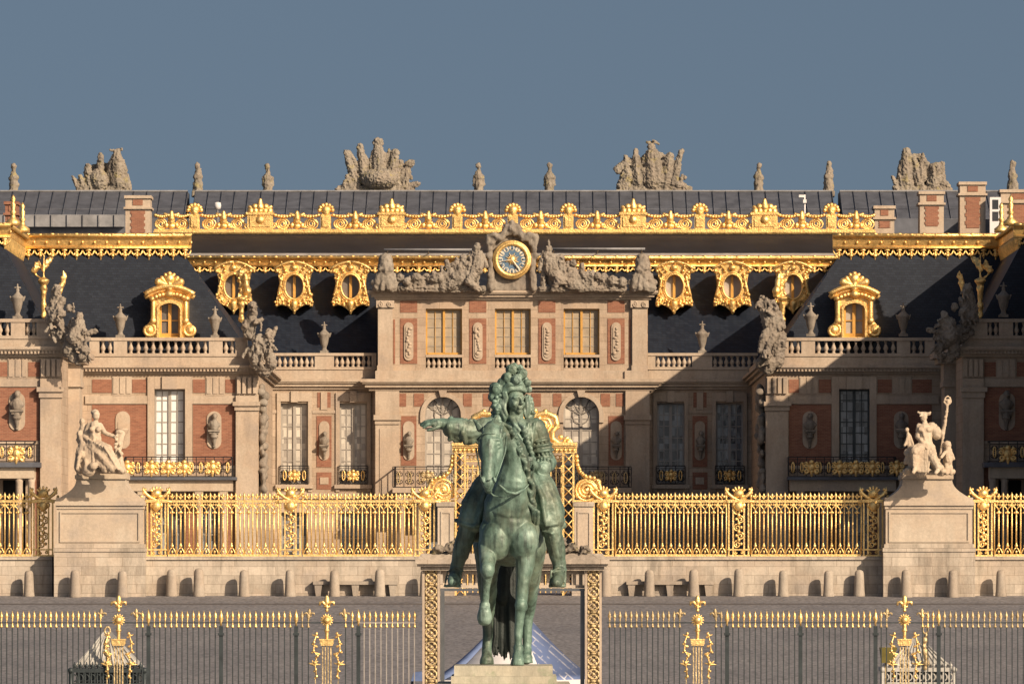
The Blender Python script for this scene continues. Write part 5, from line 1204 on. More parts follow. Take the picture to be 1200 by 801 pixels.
# ---- wig
m = SB()
for k in range(60):       # left mass of curls
    t = rr.random(); m.b((-15-5*math.sin(t*PI)+rr.uniform(-3.5,4), 320-t*42, -52+rr.uniform(-8,8)), rr.uniform(2.2,3.6), rr.uniform(2.0,3.4))
for k in range(9):
    x = -10-k*1.4; m.ch([(x+2.4*math.sin(j*1.7+k*1.3), 320-j*7.2, -46-k*1.2+2.4*math.cos(j*1.7+k)) for j in range(6)], [2.4,2.9,2.9,2.7,2.4,1.2], 8)
for k in range(44):       # right mass, set back from the face
    t = rr.random(); m.b((19+3*math.sin(t*PI)+rr.uniform(-2,3), 316-t*34, -64+rr.uniform(-7,6)), rr.uniform(2.0,3.4), rr.uniform(2.0,3.2))
for k in range(6):
    m.ch([(17+k*1.1+2*math.sin(j*1.9+k), 316-j*7.2, -60-k*1.4+2*math.cos(j*1.9+k)) for j in range(5)], [2.2,2.7,2.7,2.3,1.1], 8)
m.b((-1,309,-64), 16, 17, 8); m.b((-14,303,-55), 7.5, 19, 9); m.b((17.5,304,-61), 5, 16, 8); m.b((-16,289,-52), 7, 9, 8)
for k in range(5): m.ch([(-7.5-k*2.2+1.6*math.sin(j*1.8+k), 321-j*6.6, -44-k*1.5+1.6*math.cos(j*1.8+k)) for j in range(6)], [1.8,2.3,2.4,2.3,2.1,1.1], 8)
for k in range(4): m.ch([(15.5+k*1.8+1.4*math.sin(j*1.8+k), 317-j*6.4, -55-k*2+1.4*math.cos(j*1.8+k)) for j in range(5)], [1.6,2.1,2.2,2.0,1.0], 8)
fused(m.m, 'curled_wig', M['green'], rider, voxel=.012, smooth=1)
# ---- plumed hat
m = SB()
m.b((4,328,-54), 13.5, 9.5, 12); m.ch([(-20,312,-52),(-13,318,-48),(-2,325,-43.5),(10,325,-44),(16,323,-51)], [2.6,2.8,2.8,2.6,2.4])
m.ch([(-13,322,-49),(-3,331,-43),(9,332,-44),(15,329,-51)], [3.2,3.6,3.4,2.8]); m.b((3,322,-62), 14, 6, 12)
fused(m.m, 'hat', M['green'], rider, voxel=.0135, smooth=2, amp=.010, freq=8)
m = SB()
for (x, y, r, w) in ((-1,348,7,-48),(12,343,6.5,-48),(5.5,336.5,6.4,-42),(-6.5,338,6.6,-46),(-19,325,8.6,-50),(-22,316,6.6,-52),(18,332,4.6,-50),(19,325,4.8,-54),(2.5,352,4.2,-54),(9,350,4.4,-56),(-12,333,5.4,-48),(0,342,6,-60),(14,336,5,-58)):
    m.b((x,y,w), r, r*.96, r)
    m.ch([(x+r*.85*math.cos(q), y+r*.8*math.sin(q), w+r*.62) for q in (2.6,1.5,.4,-.6,-1.5)], [.9,1.3,1.3,1.2,.6], 7)
    m.ch([(x+r*.5*math.cos(q), y+r*.45*math.sin(q), w+r*.92) for q in (3.4,2.2,1.0,-.2)], [.8,1.2,1.2,.6], 7)
fused(m.m, 'plumes', M['green'], rider, voxel=.0125, smooth=1, amp=.008, freq=9)
# ---- plinth
PLN = thing('statue_plinth', (X(590, DS), DS+1.2, 0), 'pale stained stone plinth under the bronze horse', 'plinth')
m = MB(); y0, y1 = DS-.72, DS+3.1
m.box(X(532.5, DS), X(647.5, DS), y0, y1, Z(791, DS), ZP+.005); m.build('top_slab', M['plinth'], PLN)
m = MB(); m.box(X(529, DS), X(652, DS), y0-.12, y1+.12, Z(800, DS), Z(791, DS)-.002)
m.box(X(512, DS), X(668, DS), y0-.5, y1+.5, .6, Z(800, DS)-.002); m.box(X(500, DS), X(680, DS), y0-.8, y1+.8, -.05, .598); m.build('shaft', M['plinth'], PLN)
# ================================================================== FORECOURT: walls, gilded grille, pedestals, bollards, front fence
DF = 340.0; uf = DF/F
def stone_wall(a, b, label):
    m = MB(); m.box(X(a, DF), X(b, DF), DF-.5, DF+.9, gz(DF)-.3, Z(655.5, DF)); 
    o = m.build('wall_body', M['base'], thing_w := thing('fence_wall', (X((a+b)/2, DF), DF, gz(DF)-.3), label, 'wall', 'low stone walls under the gilded grille'))
    m = MB(); m.box(X(a, DF), X(b, DF), DF-.58, DF+.95, Z(655.5, DF)+.002, Z(651.5, DF)); m.build('coping', M['base'], thing_w)
stone_wall(-260, 62, 'low stone wall at the left edge under the outer gilded grille')
stone_wall(171.5, 533, 'low stone wall under the left gilded grille between pedestal and gate'); stone_wall(670, 1034, 'low stone wall under the right gilded grille between gate and pedestal'); stone_wall(1142, 1460, 'low stone wall at the right edge under the outer gilded grille')
def crest(m, x, y, z, s=1.):
    """crown with crossed horns of plenty"""
    m.ball((x, y, z+.20*s), (.2*s,.16*s,.17*s), 9, 7); m.tube([(x-.24*s, y-.02, z+.1*s), (x+.24*s, y-.02, z+.1*s)], .06*s, 6)
    for k in range(5):
        q = PI*(.15+.7*k/4); m.caps((x+.18*s*math.cos(q), y, z+.24*s+.1*s*math.sin(q)), (x+.25*s*math.cos(q), y, z+.25*s+.2*s*math.sin(q)), .04*s, .045*s, 6)
    for sx in (-1, 1):
        pts = [(x+sx*s*a, y-.04, z+s*b) for a, b in ((-.25,-.12),(.0,-.06),(.22,.04),(.40,.18),(.50,.34),(.50,.46))]
        m.tube(pts, [.03*s,.05*s,.065*s,.075*s,.06*s,.015*s], 7)
        for k in range(3): m.ball((x+sx*s*(.42+.07*k), y-.05, z+s*(.36-.14*k)), .06*s, 7, 5)
        m.caps((x+sx*.16*s, y, z-.06*s), (x+sx*.55*s, y, z-.12*s), .08*s, .06*s, 7)
def grille_post(parent, a, b):
    x0, x1 = X(a, DF), X(b, DF); x = (x0+x1)/2; w = x1-x0; zb, zt = Z(652, DF), Z(587, DF)
    m = MB()
    for xx in (x0, x0+w*.22, x1-w*.22, x1): m.box(xx-.032, xx+.032, DF-.2, DF-.13, zb, zt)
    m.box(x0-.05, x1+.05, DF-.24, DF+.0, zb, zb+.08); m.box(x0-.05, x1+.05, DF-.24, DF+.0, zb+.26, zb+.32); m.box(x0-.07, x1+.07, DF-.26, DF+.02, zt-.05, zt+.06)
    z = zb+.5; s = 1; q = min(w*.2, .17)
    while z < zt-.35:
        m.spiral(x-q*.4*s, DF-.17, z, q, 1.5, .035, s, PI/2, 5); m.ball((x, DF-.2, z+q*1.1), (.075,.06,.09), 7, 5); m.ball((x+q*.6*s, DF-.19, z+.02), (.07,.05,.07), 6, 4)
        z += q*2.1; s = -s
    for sx in (-1, 1): m.spiral(x+sx*w*.18, DF-.18, zb+.17, .07, 1.3, .025, sx, 0, 4)
    m.ball((x, DF-.24, zt-.2), (w*.26, .12, .2), 9, 7)
    for sx in (-1, 1): m.ball((x+sx*w*.25, DF-.2, zt-.16), (.09,.07,.12), 7, 5)
    o = m.build('post', M['goldf'], parent)
    c = MB(); crest(c, x, DF-.16, zt+.1, 1.05); c.build('crest', M['goldf'], o)
def inst(name, me, parent, loc):
    o = bpy.data.objects.new(name, me); COL.objects.link(o); o.parent = parent; o.location = Vector(loc)-woff(parent); return o
_m = MB(); _m.lathe([(.03,.05),(.045,.09),(.03,.12),(.062,.19),(.045,.27),(.004,.37)], 0, 0, 8); gsp = _m.mesh('spearhead'); gsp.materials.append(M['goldf'])
_m = MB(); _m.lathe([(.044,-.165),(.036,-.135),(.018,-.095),(.024,-.065),(.013,-.03),(.012,0),(.03,.03),(.016,.05),(.046,.105),(.036,.15),(.003,.265)], 0, 0, 8); fsp = _m.mesh('spearhead'); fsp.materials.append(M['goldf'])
fsp2 = fsp.copy(); fsp2.materials.clear(); fsp2.materials.append(M['oldgold'])
def grille_panel(parent, a, b):
    x0, x1 = X(a, DF), X(b, DF); zb, zt = Z(651.5, DF), Z(587, DF); y = DF-.16
    n = max(2, int(round((b-a)/10.2))); w = (x1-x0)/n
    m = MB()
    m.box(x0, x1, y-.035, y+.035, zt-.05, zt+.05); m.box(x0, x1, y-.03, y+.03, zb+.0, zb+.09)
    m.build('rail', M['goldf'], parent)
    m = MB(); g = MB()
    for i in range(n+1):
        x = x0+w*i
        m.tube([(x, y, zb+.08), (x, y, zt+.1)], .033, 6)
        inst('spearhead', gsp, parent, (x, y, zt))
        if i < n:
            xm = x+w/2
            m.tube([(xm, y, zb+.40), (xm, y, zt-.34)], .036, 6)
            for sx in (-1, 1):      # forked heads and arched feet of the leaf bars
                m.tube([(xm, y, zt-.36), (xm+sx*w*.16, y, zt-.26), (xm+sx*w*.36, y, zt-.20), (xm+sx*w*.44, y, zt-.07)], .026, 5)
                m.spiral(xm+sx*w*.2, y, zt-.14, w*.15, 1.2, .018, sx, PI/2, 4)
                m.tube([(xm, y, zb+.36), (xm+sx*w*.2, y, zb+.30), (xm+sx*w*.38, y, zb+.17), (xm+sx*w*.44, y, zb+.08)], .026, 5)
                g.caps((xm, y, zt+.10), (xm+sx*.085, y, zt+.21), .032, .022, 6); g.ball((xm+sx*.07, y-.01, zt-.46), (.035,.035,.04), 6, 4)
            g.ball((xm, y, zt+.22), (.045,.035,.10), 7, 5); g.ball((xm, y-.015, zt-.45), (.062,.055,.085), 7, 5)
            g.ball((xm, y-.015, zb+.42), (.07,.055,.075), 7, 5); g.caps((xm, y, zb+.44), (xm, y, zb+.56), .05, .03, 7); g.ball((xm, y-.01, zb+.18), (.05,.04,.07), 7, 5)
    m.build('bar_panel', M['goldf'], parent); g.build('leaf_work', M['goldf'], parent)
def grille(posts, spans, label):
    a = min(p[0] for p in posts)
    t = thing('gilded_grille', (X(spans[0][0], DF), DF-.16, Z(651.5, DF)), label, 'fence', 'gilded grille of the royal court')
    for p in posts: grille_post(t, *p)
    for s in spans: grille_panel(t, *s)
grille([(173, 194), (329, 352), (487, 509)], [(197, 326), (355, 484)], 'gilded grille left of the royal gate, before sunlit brick')
grille([(696, 718), (854, 877), (1012, 1034)], [(721, 851), (880, 1009)], 'gilded grille right of the royal gate, bright against the shaded palace')
grille([(40, 62)], [(-160, 37)], 'gilded grille at the left edge beside the left pedestal'); grille([(1142, 1162)], [(1165, 1360)], 'gilded grille at the right edge beside the right pedestal')
# royal gate
t = thing('royal_gate', (X(603, DF), DF-.2, gz(DF)), 'tall gilded royal gate with lattice posts, scroll brackets and crowned overthrow behind the rider', 'gate')
def gate_post(a, b):
    m = MB(); x0, x1 = X(a, DF), X(b, DF); w = x1-x0; z0, z1 = gz(DF), Z(531, DF)
    for yy in (DF-.3, DF+.3):
        for xx in (x0, x1): m.box(xx-.04, xx+.04, yy-.04, yy+.04, z0, z1)
    n = int((z1-z0)/w*1.0)
    for i in range(n):
        za, zb_ = z0+(z1-z0)*i/n, z0+(z1-z0)*(i+1)/n
        m.tube([(x0, DF-.3, za), (x1, DF-.3, zb_)], .028, 4); m.tube([(x1, DF-.3, za), (x0, DF-.3, zb_)], .028, 4); m.ball(((x0+x1)/2, DF-.32, (za+zb_)/2), .06, 6, 4)
    m.box(x0-.05, x1+.05, DF-.36, DF+.36, z1, z1+.07); m.build('lattice_post', M['goldf'], t)
gate_post(534, 545); gate_post(660, 672)
m = MB(); x0, x1 = X(531, DF), X(675, DF); z = Z(527, DF)
for s0, s1, p in ((0,.08,.42),(.08,.2,.5),(-.22,-.002,.34)): m.box(x0-p*.1, x1+p*.1, DF-p, DF+p, z+s0+.1, z+s1+.098)
for i in range(28): m.ball((x0+(x1-x0)*(i+.5)/28, DF-.4, z-.01), (.06,.05,.07), 6, 4)
m.build('entablature', M['goldf'], t)
m = MB(); c = X(603, DF)
for sx in (-1, 1):
    P_ = lambda a, b: (c+sx*(a)*uf, DF-.1, Z(b, DF))
    m.tube([P_(*p) for p in ((62,522),(52,520),(44,514),(44,505),(50,498),(48,489),(38,484),(26,486),(16,492),(6,490),(0,486))], .13, 7)
    m.tube([P_(*p) for p in ((40,522),(36,514),(38,506),(43,498),(40,491),(32,490),(26,494))], .085, 6)
    m.spiral(c+sx*63*uf, DF-.1, Z(518, DF), .19, 1.6, .08, sx, PI/2, 6); m.ball((c+sx*63*uf, DF-.12, Z(518,DF)), .13, 7, 5)
    m.spiral(c+sx*34*uf, DF-.1, Z(497, DF), .2, 1.6, .07, -sx, 0, 6)
    for k in range(9): q = rr.uniform(0, 6.28); d = rr.uniform(.0, .32); m.ball((c+sx*28*uf+d*math.cos(q), DF-.15, Z(499, DF)+d*math.sin(q)), (.1,.07,.1), 7, 5)
    for p in ((54,512),(50,500),(46,487),(36,482),(24,481),(30,514),(20,510),(12,500)): m.ball(P_(*p), (.12,.09,.11), 7, 5)
    m.caps(P_(20,520), P_(10,492), .1, .14, 7)
m.ball((c, DF-.12, Z(505, DF)), (.36,.16,.42), 10, 8); crest(m, c, DF-.1, Z(487, DF), 1.2)
m.build('overthrow', M['goldf'], t)
m = MB()
for i in range(19):
    x = X(548+i*6.1, DF); m.box(x-.022, x+.022, DF-.03, DF+.03, gz(DF)+.1, Z(548, DF)); m.ball((x, DF, Z(546.5, DF)), (.045,.04,.09), 6, 5)
for py in (540, 548, 600, 605, 660, 690): m.box(X(545, DF), X(660, DF), DF-.028, DF+.028, Z(py, DF)-.025, Z(py, DF)+.025)
for i in range(24): x = X(548+i*4.8, DF); m.torus(x, DF, Z(535.5, DF), .085, .022, n=8, seg=4); m.torus(x, DF, Z(602.5, DF), .055, .02, n=8, seg=4)
m.build('gate_leaf', M['goldf'], t)
for sx in (-1, 1):   # side brackets with big volutes
    m = MB(); P_ = lambda a, b: (c+sx*(a)*uf, DF-.12, Z(b, DF))
    m.tube([P_(*p) for p in ((72,532),(73,542),(76,552),(83,559),(92,561),(99,566),(101,574),(106,580),(116,582))], .085, 7)
    for k in range(9):
        p = ((73,536),(73.5,541),(74,546),(76,551),(79,555.5),(83,558.5),(88,560),(93,561),(97,564))[k]; m.ball((P_(*p)[0], DF-.2, P_(*p)[2]+.04), .085, 6, 5)
    m.spiral(c+sx*84*uf, DF-.12, Z(574, DF), .37, 2.2, .07, sx, 0, 6, 40); m.torus(c+sx*84*uf, DF-.12, Z(574, DF), .42, .06, n=22, seg=6)
    m.box(*sorted((P_(70,0)[0], P_(104,0)[0])), DF-.16, DF-.06, Z(587.5, DF), Z(585.5, DF))
    m.ball(P_(84,574), .1, 7, 5); m.ball(P_(98,565), (.13,.1,.15), 7, 5); m.ball(P_(95,578), (.12,.08,.12), 7, 5); m.ball(P_(73,580), (.1,.08,.13), 7, 5)
    m.build('scroll_bracket', M['goldf'], t)
for a, b, lab in ((513, 532, 'panelled stone gate pier left of the rider under the gilded volute'), (673, 695, 'panelled stone gate pier right of the rider under the gilded volute')):
    tt = thing('gate_pier', (X((a+b)/2, DF), DF, gz(DF)), lab, 'pier', 'stone piers of the royal gate'); m = MB()
    m.box(X(a, DF), X(b, DF), DF-.35, DF+.35, gz(DF)-.1, Z(593, DF)); m.build('shaft', M['ped'], tt)
    m = MB(); m.box(X(a-1.5, DF), X(b+1.5, DF), DF-.42, DF+.42, Z(593, DF)+.002, Z(588, DF)); m.build('cap', M['base'], tt)
    m = MB(); m.ring([(X(p, DF), Z(q, DF)) for p, q in ((a+3.5,599),(b-3.5,599),(b-3.5,648),(a+3.5,648))], [(X(p, DF), Z(q, DF)) for p, q in ((a+5,601),(b-5,601),(b-5,646),(a+5,646))], DF-.39, DF-.34); m.build('panel_moulding', M['ped'], tt)
# big pedestals with seated statues
def pedestal(a, b, pt, label, cc):
    D = 338.6; t = thing('statue_pedestal', (X((a+b)/2, D), D+1.6, gz(D)), label, 'pedestal', 'stone pedestals of the old court entrance')
    m = MB(); m.box(X(a-1.5, D), X(b+1.5, D), D-.15, D+3.3, gz(D)-.3, Z(646, D)); m.build('base_block', M['base'], t)
    m = MB(); m.box(X(a-2.2, D), X(b+2.2, D), D-.2, D+3.35, Z(646, D)+.002, Z(641.5, D)); m.box(X(a-.4, D), X(b+.4, D), D-.08, D+3.2, Z(641.5, D)+.002, Z(637, D)); m.build('base_moulding', M['base'], t)
    m = MB(); m.box(X(a+1.5, D), X(b-1.5, D), D, D+3.1, Z(637, D)+.002, Z(596, D))
    m.ring([(X(p, D), Z(q, D)) for p, q in ((a+5,599),(b-5,599),(b-5,635),(a+5,635))], [(X(p, D), Z(q, D)) for p, q in ((a+7,601),(b-7,601),(b-7,633),(a+7,633))], D-.05, D+.02); m.build('die', M['ped'], t)
    m = MB(); m.box(X(a+.5, D), X(b-.5, D), D-.05, D+3.15, Z(596, D)+.002, Z(592, D)); m.box(X(a-.6, D), X(b+.6, D), D-.14, D+3.25, Z(592, D)+.002, Z(587, D)); m.build('cap', M['ped'], t)
    m = MB(); n = 10; w0 = (b-a)/2; c0 = (a+b)/2; L_ = []; 
    for i in range(n+1):
        t_ = i/n; hw = 29+(w0-29)*(1-math.sin(t_*PI/2))**1.25; z = 587-2-(585-561)*t_; L_.append((c0+(cc-c0)*t_, hw, z))
    pts = [(X(c-h, D), Z(z, D)) for c, h, z in L_]; pts2 = [(X(c+h, D), Z(z, D)) for c, h, z in L_]
    m.prism(pts+pts2[::-1], D+.2, D+2.9); m.box(X(a+.5, D), X(b-.5, D), D+.05, D+3.05, Z(587, D)+.002, Z(582.5, D))
    m.build('curved_neck', M['ped'], t)
    m = MB(); m.box(X(cc-30.5, D), X(cc+30.5, D), D+.1, D+3.0, Z(560.8, D), Z(556, D)); m.box(X(cc-29, D), X(cc+29, D), D+.25, D+2.8, Z(556, D)+.002, Z(552.5, D)); m.build('statue_base', M['statue'], t)
pedestal(65, 169, 0, 'square stone pedestal at left carrying the reclining woman statue', 118); pedestal(1036.5, 1141, 0, 'square stone pedestal at right carrying the seated statue with a sceptre', 1087)
rs = random.Random(4)
P = PX(337.6)
P.b((112.5,486.5,-.1),4.6,5.8); P.b((111,483,-.25),5,4.2); P.c((112,491,-.15),(112,496,-.15),2.6,3)
P.c((111,500,-.1),(110,520,-.1),7.4,8.2); P.b((107.5,503,.15),3.2,3.2); P.b((115.5,503,.15),3.2,3.2)
P.c((117,498,-.1),(123,507,0),3.4,2.8); P.c((123,507,0),(136,512,.1),2.8,2.2); P.c((136,511,.1),(139,509,.1),2.2,1.8)
P.c((104,498,-.15),(99,511,-.1),3.4,2.8); P.c((99,511,-.1),(106,519,.2),2.8,2.2)
P.c((112,522,.0),(126,527,.45),8.5,7); P.c((126,527,.45),(138,546,.5),6.4,4.2); P.c((138,546,.5),(144,552,.6),3.6,2.6)
P.c((110,524,.1),(121,536,.5),8,6); P.c((121,536,.5),(132,550,.6),5.6,4)
P.folds([(104,514,.2),(124,524,.7)],[(120,548,.6),(140,550,.7)],7,1.4,rs)
P.folds([(101,520,.1),(110,522,.4)],[(97,549,.4),(112,551,.6)],4,1.6,rs)
P.c((98,522,-.1),(95,548,.1),7,8); P.c((104,526,.0),(104,550,.3),8,9); P.b((95,532,.3),4.6,5); P.c((94,532,.4),(91,549,.5),2.4,2.2); P.c((101,540,.5),(101,551,.5),2.4,2.2)
P.c((92,527,.0),(90,548,.0),3,3.6); P.b((110,546,.6),5,5); P.c((116,540,.4),(124,551,.5),5,4)
P.c((142,508,.0),(139,522,.0),4.8,4.2); P.c((140,518,0),(136,536,.0),4.6,3.4); P.b((140,506,.05),5.4,3); P.c((138,530,-.1),(141,549,-.1),5,6)
for k in range(10): P.b((139+rs.uniform(-5,5), 507+rs.uniform(-2,30), .2), 1.8)
P.c((97,500,-.3),(94,516,-.3),4,5); P.b((96,494,-.3),3.6,4.4); P.c((93,508,-.2),(97,520,-.1),4,4)
P.c((92,551,-.2),(144,551,-.2),4,4)
sculpt(P, 'seated_statue', 'statue', 'pale stone reclining woman leaning left with one arm out, on the left pedestal', 'statue', 'seated statues on the pedestals', (118, 552.5), .03, .012, 6, part='figure_group', ridge=.008)
P = PX(337.6)
P.b((1082.5,488.5,0),4.3,5.2); P.c((1079.5,486,.1),(1078,487.5,.15),1.5,1); P.c((1078.5,484,0),(1089,484.5,-.05),2.2,2.2); P.c((1076,483,.0),(1080,484,.0),1.4,1.6); P.c((1088,484,0),(1090.5,482.5,0),1.6,.9)
P.c((1083.5,493,0),(1083.5,498,0),2.7,3.2); P.c((1083,503,.05),(1085,521,.05),7.6,7.6); P.b((1079,503,.2),4,3.4); P.b((1088,503,.2),4,3.4)
P.c((1077,499,.05),(1075.5,512,.1),3.6,3); P.c((1075.5,512,.1),(1081,519,.35),2.9,2.3)
P.c((1092,500,-.05),(1098,509,-.05),6,6.4); P.b((1097,506,.0),6,7.5); P.c((1098,508,.0),(1105,507,.05),3.4,2.8); P.c((1105,507,.05),(1107.5,494,.1),2.7,2.1); P.b((1107.5,493,.1),2.3)
P.ch([(1100,545,.0),(1105,512,.05),(1108.5,490,.1),(1110,474,.1)],[1.7,1.6,1.5,1.7]); P.b((1110.5,470,.1),2.4,3)
for s in (-1, 1): P.ch([(1110.3,475,.1),(1110.3+s*4.3,471,.1),(1110.3+s*2.8,466,.1),(1110.6,463.5,.1)],[1.1,1.1,1.,.9])
P.b((1109,482,.1),2.3,1.6); P.b((1108,488,.1),2.1,1.6)
P.c((1083,524,.1),(1071,529,.6),7.8,6); P.c((1071,529,.6),(1071.5,547,.65),5,3.4); P.c((1071.5,549,.65),(1069,553.5,.95),3,2.4)
P.c((1088,524,.1),(1092,536,.6),7.4,5.4); P.c((1092,536,.6),(1098,549,.7),4.8,3.2); P.c((1098,551,.7),(1095,554,.95),2.8,2.2)
P.folds([(1068,527,.55),(1090,528,.6)],[(1072,552,.6),(1087,553,.65)],8,1.5,rs); P.c((1080,534,.2),(1079,551,.3),8,8.4); P.folds([(1076,514,.3),(1086,520,.4)],[(1090,532,.6),(1100,540,.6)],4,1.3,rs)
P.c((1070,527,.2),(1062,541,.0),5.6,3.4); P.c((1072,526,.1),(1063,530,.0),5,4.2); P.folds([(1060,531,.1),(1068,530,.4)],[(1064,545,.1),(1072,548,.3)],3,1.6,rs)
P.c((1063,504,-.1),(1064.5,508,-.1),2.2,1.8); P.b((1063,503.5,-.05),2.7,3); P.c((1064.5,509,-.1),(1066,522,.0),2.8,3.4); P.c((1064,511,-.05),(1060,522,.1),1.6,1.4); P.c((1067,511,-.05),(1070,521,.1),1.6,1.3)
P.b((1110,521,.1),4.8,5.2); P.c((1110.5,527,.1),(1110.5,540,.1),4.8,5.6); P.c((1109,543,.15),(1109,554,.2),3.2,2.6); P.c((1113,542,.05),(1114,554,.1),3.2,2.8); P.c((1107,530,.3),(1102,536,.5),2.2,1.8); P.c((1114,530,.1),(1117,537,.1),2.4,2.2)
P.b((1101,548,.5),4.6,4.6); P.b((1104,552,.4),3.8,3); P.c((1061,552.5,.0),(1116,552.5,.0),3.8,3.8); P.c((1094,540,.0),(1102,552,.1),6,6); P.b((1064,550,.2),4,3)
sculpt(P, 'seated_statue', 'statue', 'pale stone seated man raising a sceptre beside a child, on the right pedestal', 'statue', 'seated statues on the pedestals', (1088, 552.5), .028, .012, 6, part='figure_group', ridge=.008)
# bollards along the wall
bm_ = MB(); bm_.lathe([(.235,-.1),(.235,.06),(.215,.2),(.195,.75),(.18,.93),(.15,1.0),(.08,1.04),(.01,1.05)], 0, 0, 16)
bmesh_ = bm_.mesh('bollard'); bmesh_.materials.append(M['bollard'])
def at_what(px):
    if px < 64: return 'under the left edge grille'
    if px < 172: return 'before the left pedestal'
    if px < 365: return 'under the left gilded grille'
    if px < 520: return 'by the left stone bench'
    if px < 735: return 'near the gate, right of the portal'
    if px < 840: return 'by the right stone bench'
    if px < 1034: return 'under the right gilded grille'
    if px < 1142: return 'before the right pedestal'
    return 'under the right edge grille'
lst = [-20, 34, 88, 143, 201, 233, 286, 340, 392, 445, 498, 710, 761, 813, 866, 918, 971, 1007, 1062, 1117, 1173, 1226]
ordn = ('leftmost', 'second', 'third', 'fourth', 'fifth'); cnt = {}
tot = {}
for px in lst:
    if 0 < px < 1200: tot[at_what(px)] = tot.get(at_what(px), 0)+1
for px in lst:
    w = at_what(px)
    o = bpy.data.objects.new('stone_bollard', bmesh_); COL.objects.link(o); D = 338.9 if px not in (201, 1007) else 339.1
    D = 337.95 if (60 < px < 172 or 1034 < px < 1142) else D
    o.location = (X(px, D), D, gz(D)); o.rotation_euler.z = px*.7; s = rs.uniform(.96, 1.04); o.scale = (s, s, 1.03*s)
    if px in (34, 143, 201, 445): o.rotation_euler.y = rs.uniform(-.03, .05)
    k = cnt.get(w, 0)
    if 0 < px < 1200: cnt[w] = k+1
    if px <= 0 or px >= 1200: lab = 'weathered stone bollard just outside the frame at the %s end of the row' % ('left' if px < 0 else 'right')
    elif tot[w] == 1: lab = 'weathered round topped stone bollard '+w
    else: lab = '%s from the left of the stone bollards %s' % (ordn[k] if k else 'first', w)
    tag(o, lab, 'bollard', 'stone bollards along the court wall')
for a, b, lab in ((367, 466, 'long low stone bench against the wall left of the portal'), (734, 836, 'long low stone bench against the wall right of the portal')):
    D = 339.33; t = thing('stone_bench', (X((a+b)/2, D), D, gz(D)), lab, 'bench', 'stone benches against the court wall'); m = MB(); m.pb(a, b, 680.5, 684.5, D, .2, .15); m.build('seat', M['bollard'], t)
    for px in (a+6, (a+b)/2, b-6):
        m = MB(); m.hexa([(X(px-2.4, D), D-.1, gz(D)-.1), (X(px+2.4, D), D-.1, gz(D)-.1), (X(px+2.4, D), D+.12, gz(D)-.1), (X(px-2.4, D), D+.12, gz(D)-.1)], [(X(px-4.5, D), D-.16, Z(684.5, D)-.002), (X(px+4.5, D), D-.16, Z(684.5, D)-.002), (X(px+4.5, D), D+.13, Z(684.5, D)-.002), (X(px-4.5, D), D+.13, Z(684.5, D)-.002)]); m.build('leg', M['bollard'], t)

# ------------------------------------------------------------------ front fence (grille of the outer court)
DN = 215.0; un = DN/F
def fleur(m, x, y, z, s):
    m.ball((x, y, z+.12*s), (.075*s,.05*s,.17*s), 8, 6); m.caps((x, y, z-.14*s), (x, y, z), .035*s, .05*s, 6); m.tube([(x-.09*s, y, z-.03*s), (x+.09*s, y, z-.03*s)], .035*s, 5)
    for sx in (-1, 1): m.tube([(x+sx*.03*s, y, z), (x+sx*.11*s, y, z+.10*s), (x+sx*.19*s, y, z+.09*s), (x+sx*.2*s, y, z)], [.045*s,.05*s,.045*s,.03*s], 6)
def lyre(parent, px, old=False):
    """gilded standard: fleur-de-lis, sunflower, fluted shaft and hanging garlands"""
    g = M['oldgold'] if old else M['goldf']; x = X(px, DN); y = DN; z0 = gz(DN)
    m = MB(); zc = Z(754, DN)
    for k in (-1.5, -.5, .5, 1.5): m.box(x+k*.07-.016, x+k*.07+.016, y-.03, y+.03, z0, zc)
    m.box(x-.3, x-.28, y-.015, y+.015, z0, Z(770, DN)); m.box(x+.28, x+.3, y-.015, y+.015, z0, Z(770, DN))
    o = m.build('standard', M['oldgold'], parent)
    m = MB(); m.box(x-.175, x+.175, y-.1, y+.1, zc, Z(748.5, DN)); m.box(x-.19, x+.19, y-.115, y+.115, Z(749.6, DN), Z(748, DN)); m.box(x-.155, x+.155, y-.09, y+.09, zc-.04, zc-.002)
    m.caps((x, y, Z(748, DN)), (x, y, Z(732, DN)), .04, .055, 8); m.ball((x, y, Z(738, DN)), (.075,.06,.05), 8, 6); m.build('capital', g, o)
    m = MB(); zf = Z(726, DN); m.ball((x, y-.05, zf), (.09,.06,.09), 12, 8); m.torus(x, y-.03, zf, .105, .02, n=16, seg=5)
    for k in range(14): q = 2*PI*k/14; m.caps((x+.085*math.cos(q), y-.02, zf+.085*math.sin(q)), (x+.15*math.cos(q), y-.02, zf+.15*math.sin(q)), .027, .02, 6)
    m.build('sunflower', g, o)
    m = MB(); fleur(m, x, y, Z(709, DN), .92); m.ball((x, y, Z(714.5, DN)), .05, 7, 5); m.build('fleur_de_lis', g, o)
    m = MB()
    for sx in (-1, 1):
        pts = [(x+sx*un*a, y-.02, Z(b, DN)) for a, b in ((12,742),(15,752),(15.5,762),(11,768),(14,776),(13,784),(12,792))]
        m.tube(pts, .018, 5)
        for k, p in enumerate(pts): m.ball((p[0], p[1]-.02, p[2]), (.038,.03,.048), 7, 5); m.ball((p[0]+sx*.04, p[1], p[2]-.04), (.03,.025,.03), 6, 4)
        for a, b in ((13,746),(14,757),(11,766)): m.caps((x+sx*un*(a-2), y, Z(b, DN)), (x+sx*un*(a+4), y, Z(b-3, DN)), .035, .012, 6)
        for q in (0, .9, 1.9, 2.8): m.caps((x+sx*un*15, y, Z(778, DN)), (x+sx*un*15+.15*math.cos(q), y, Z(778, DN)+.11*math.sin(q)), .045, .012, 6)
    m.build('garland', g, o)
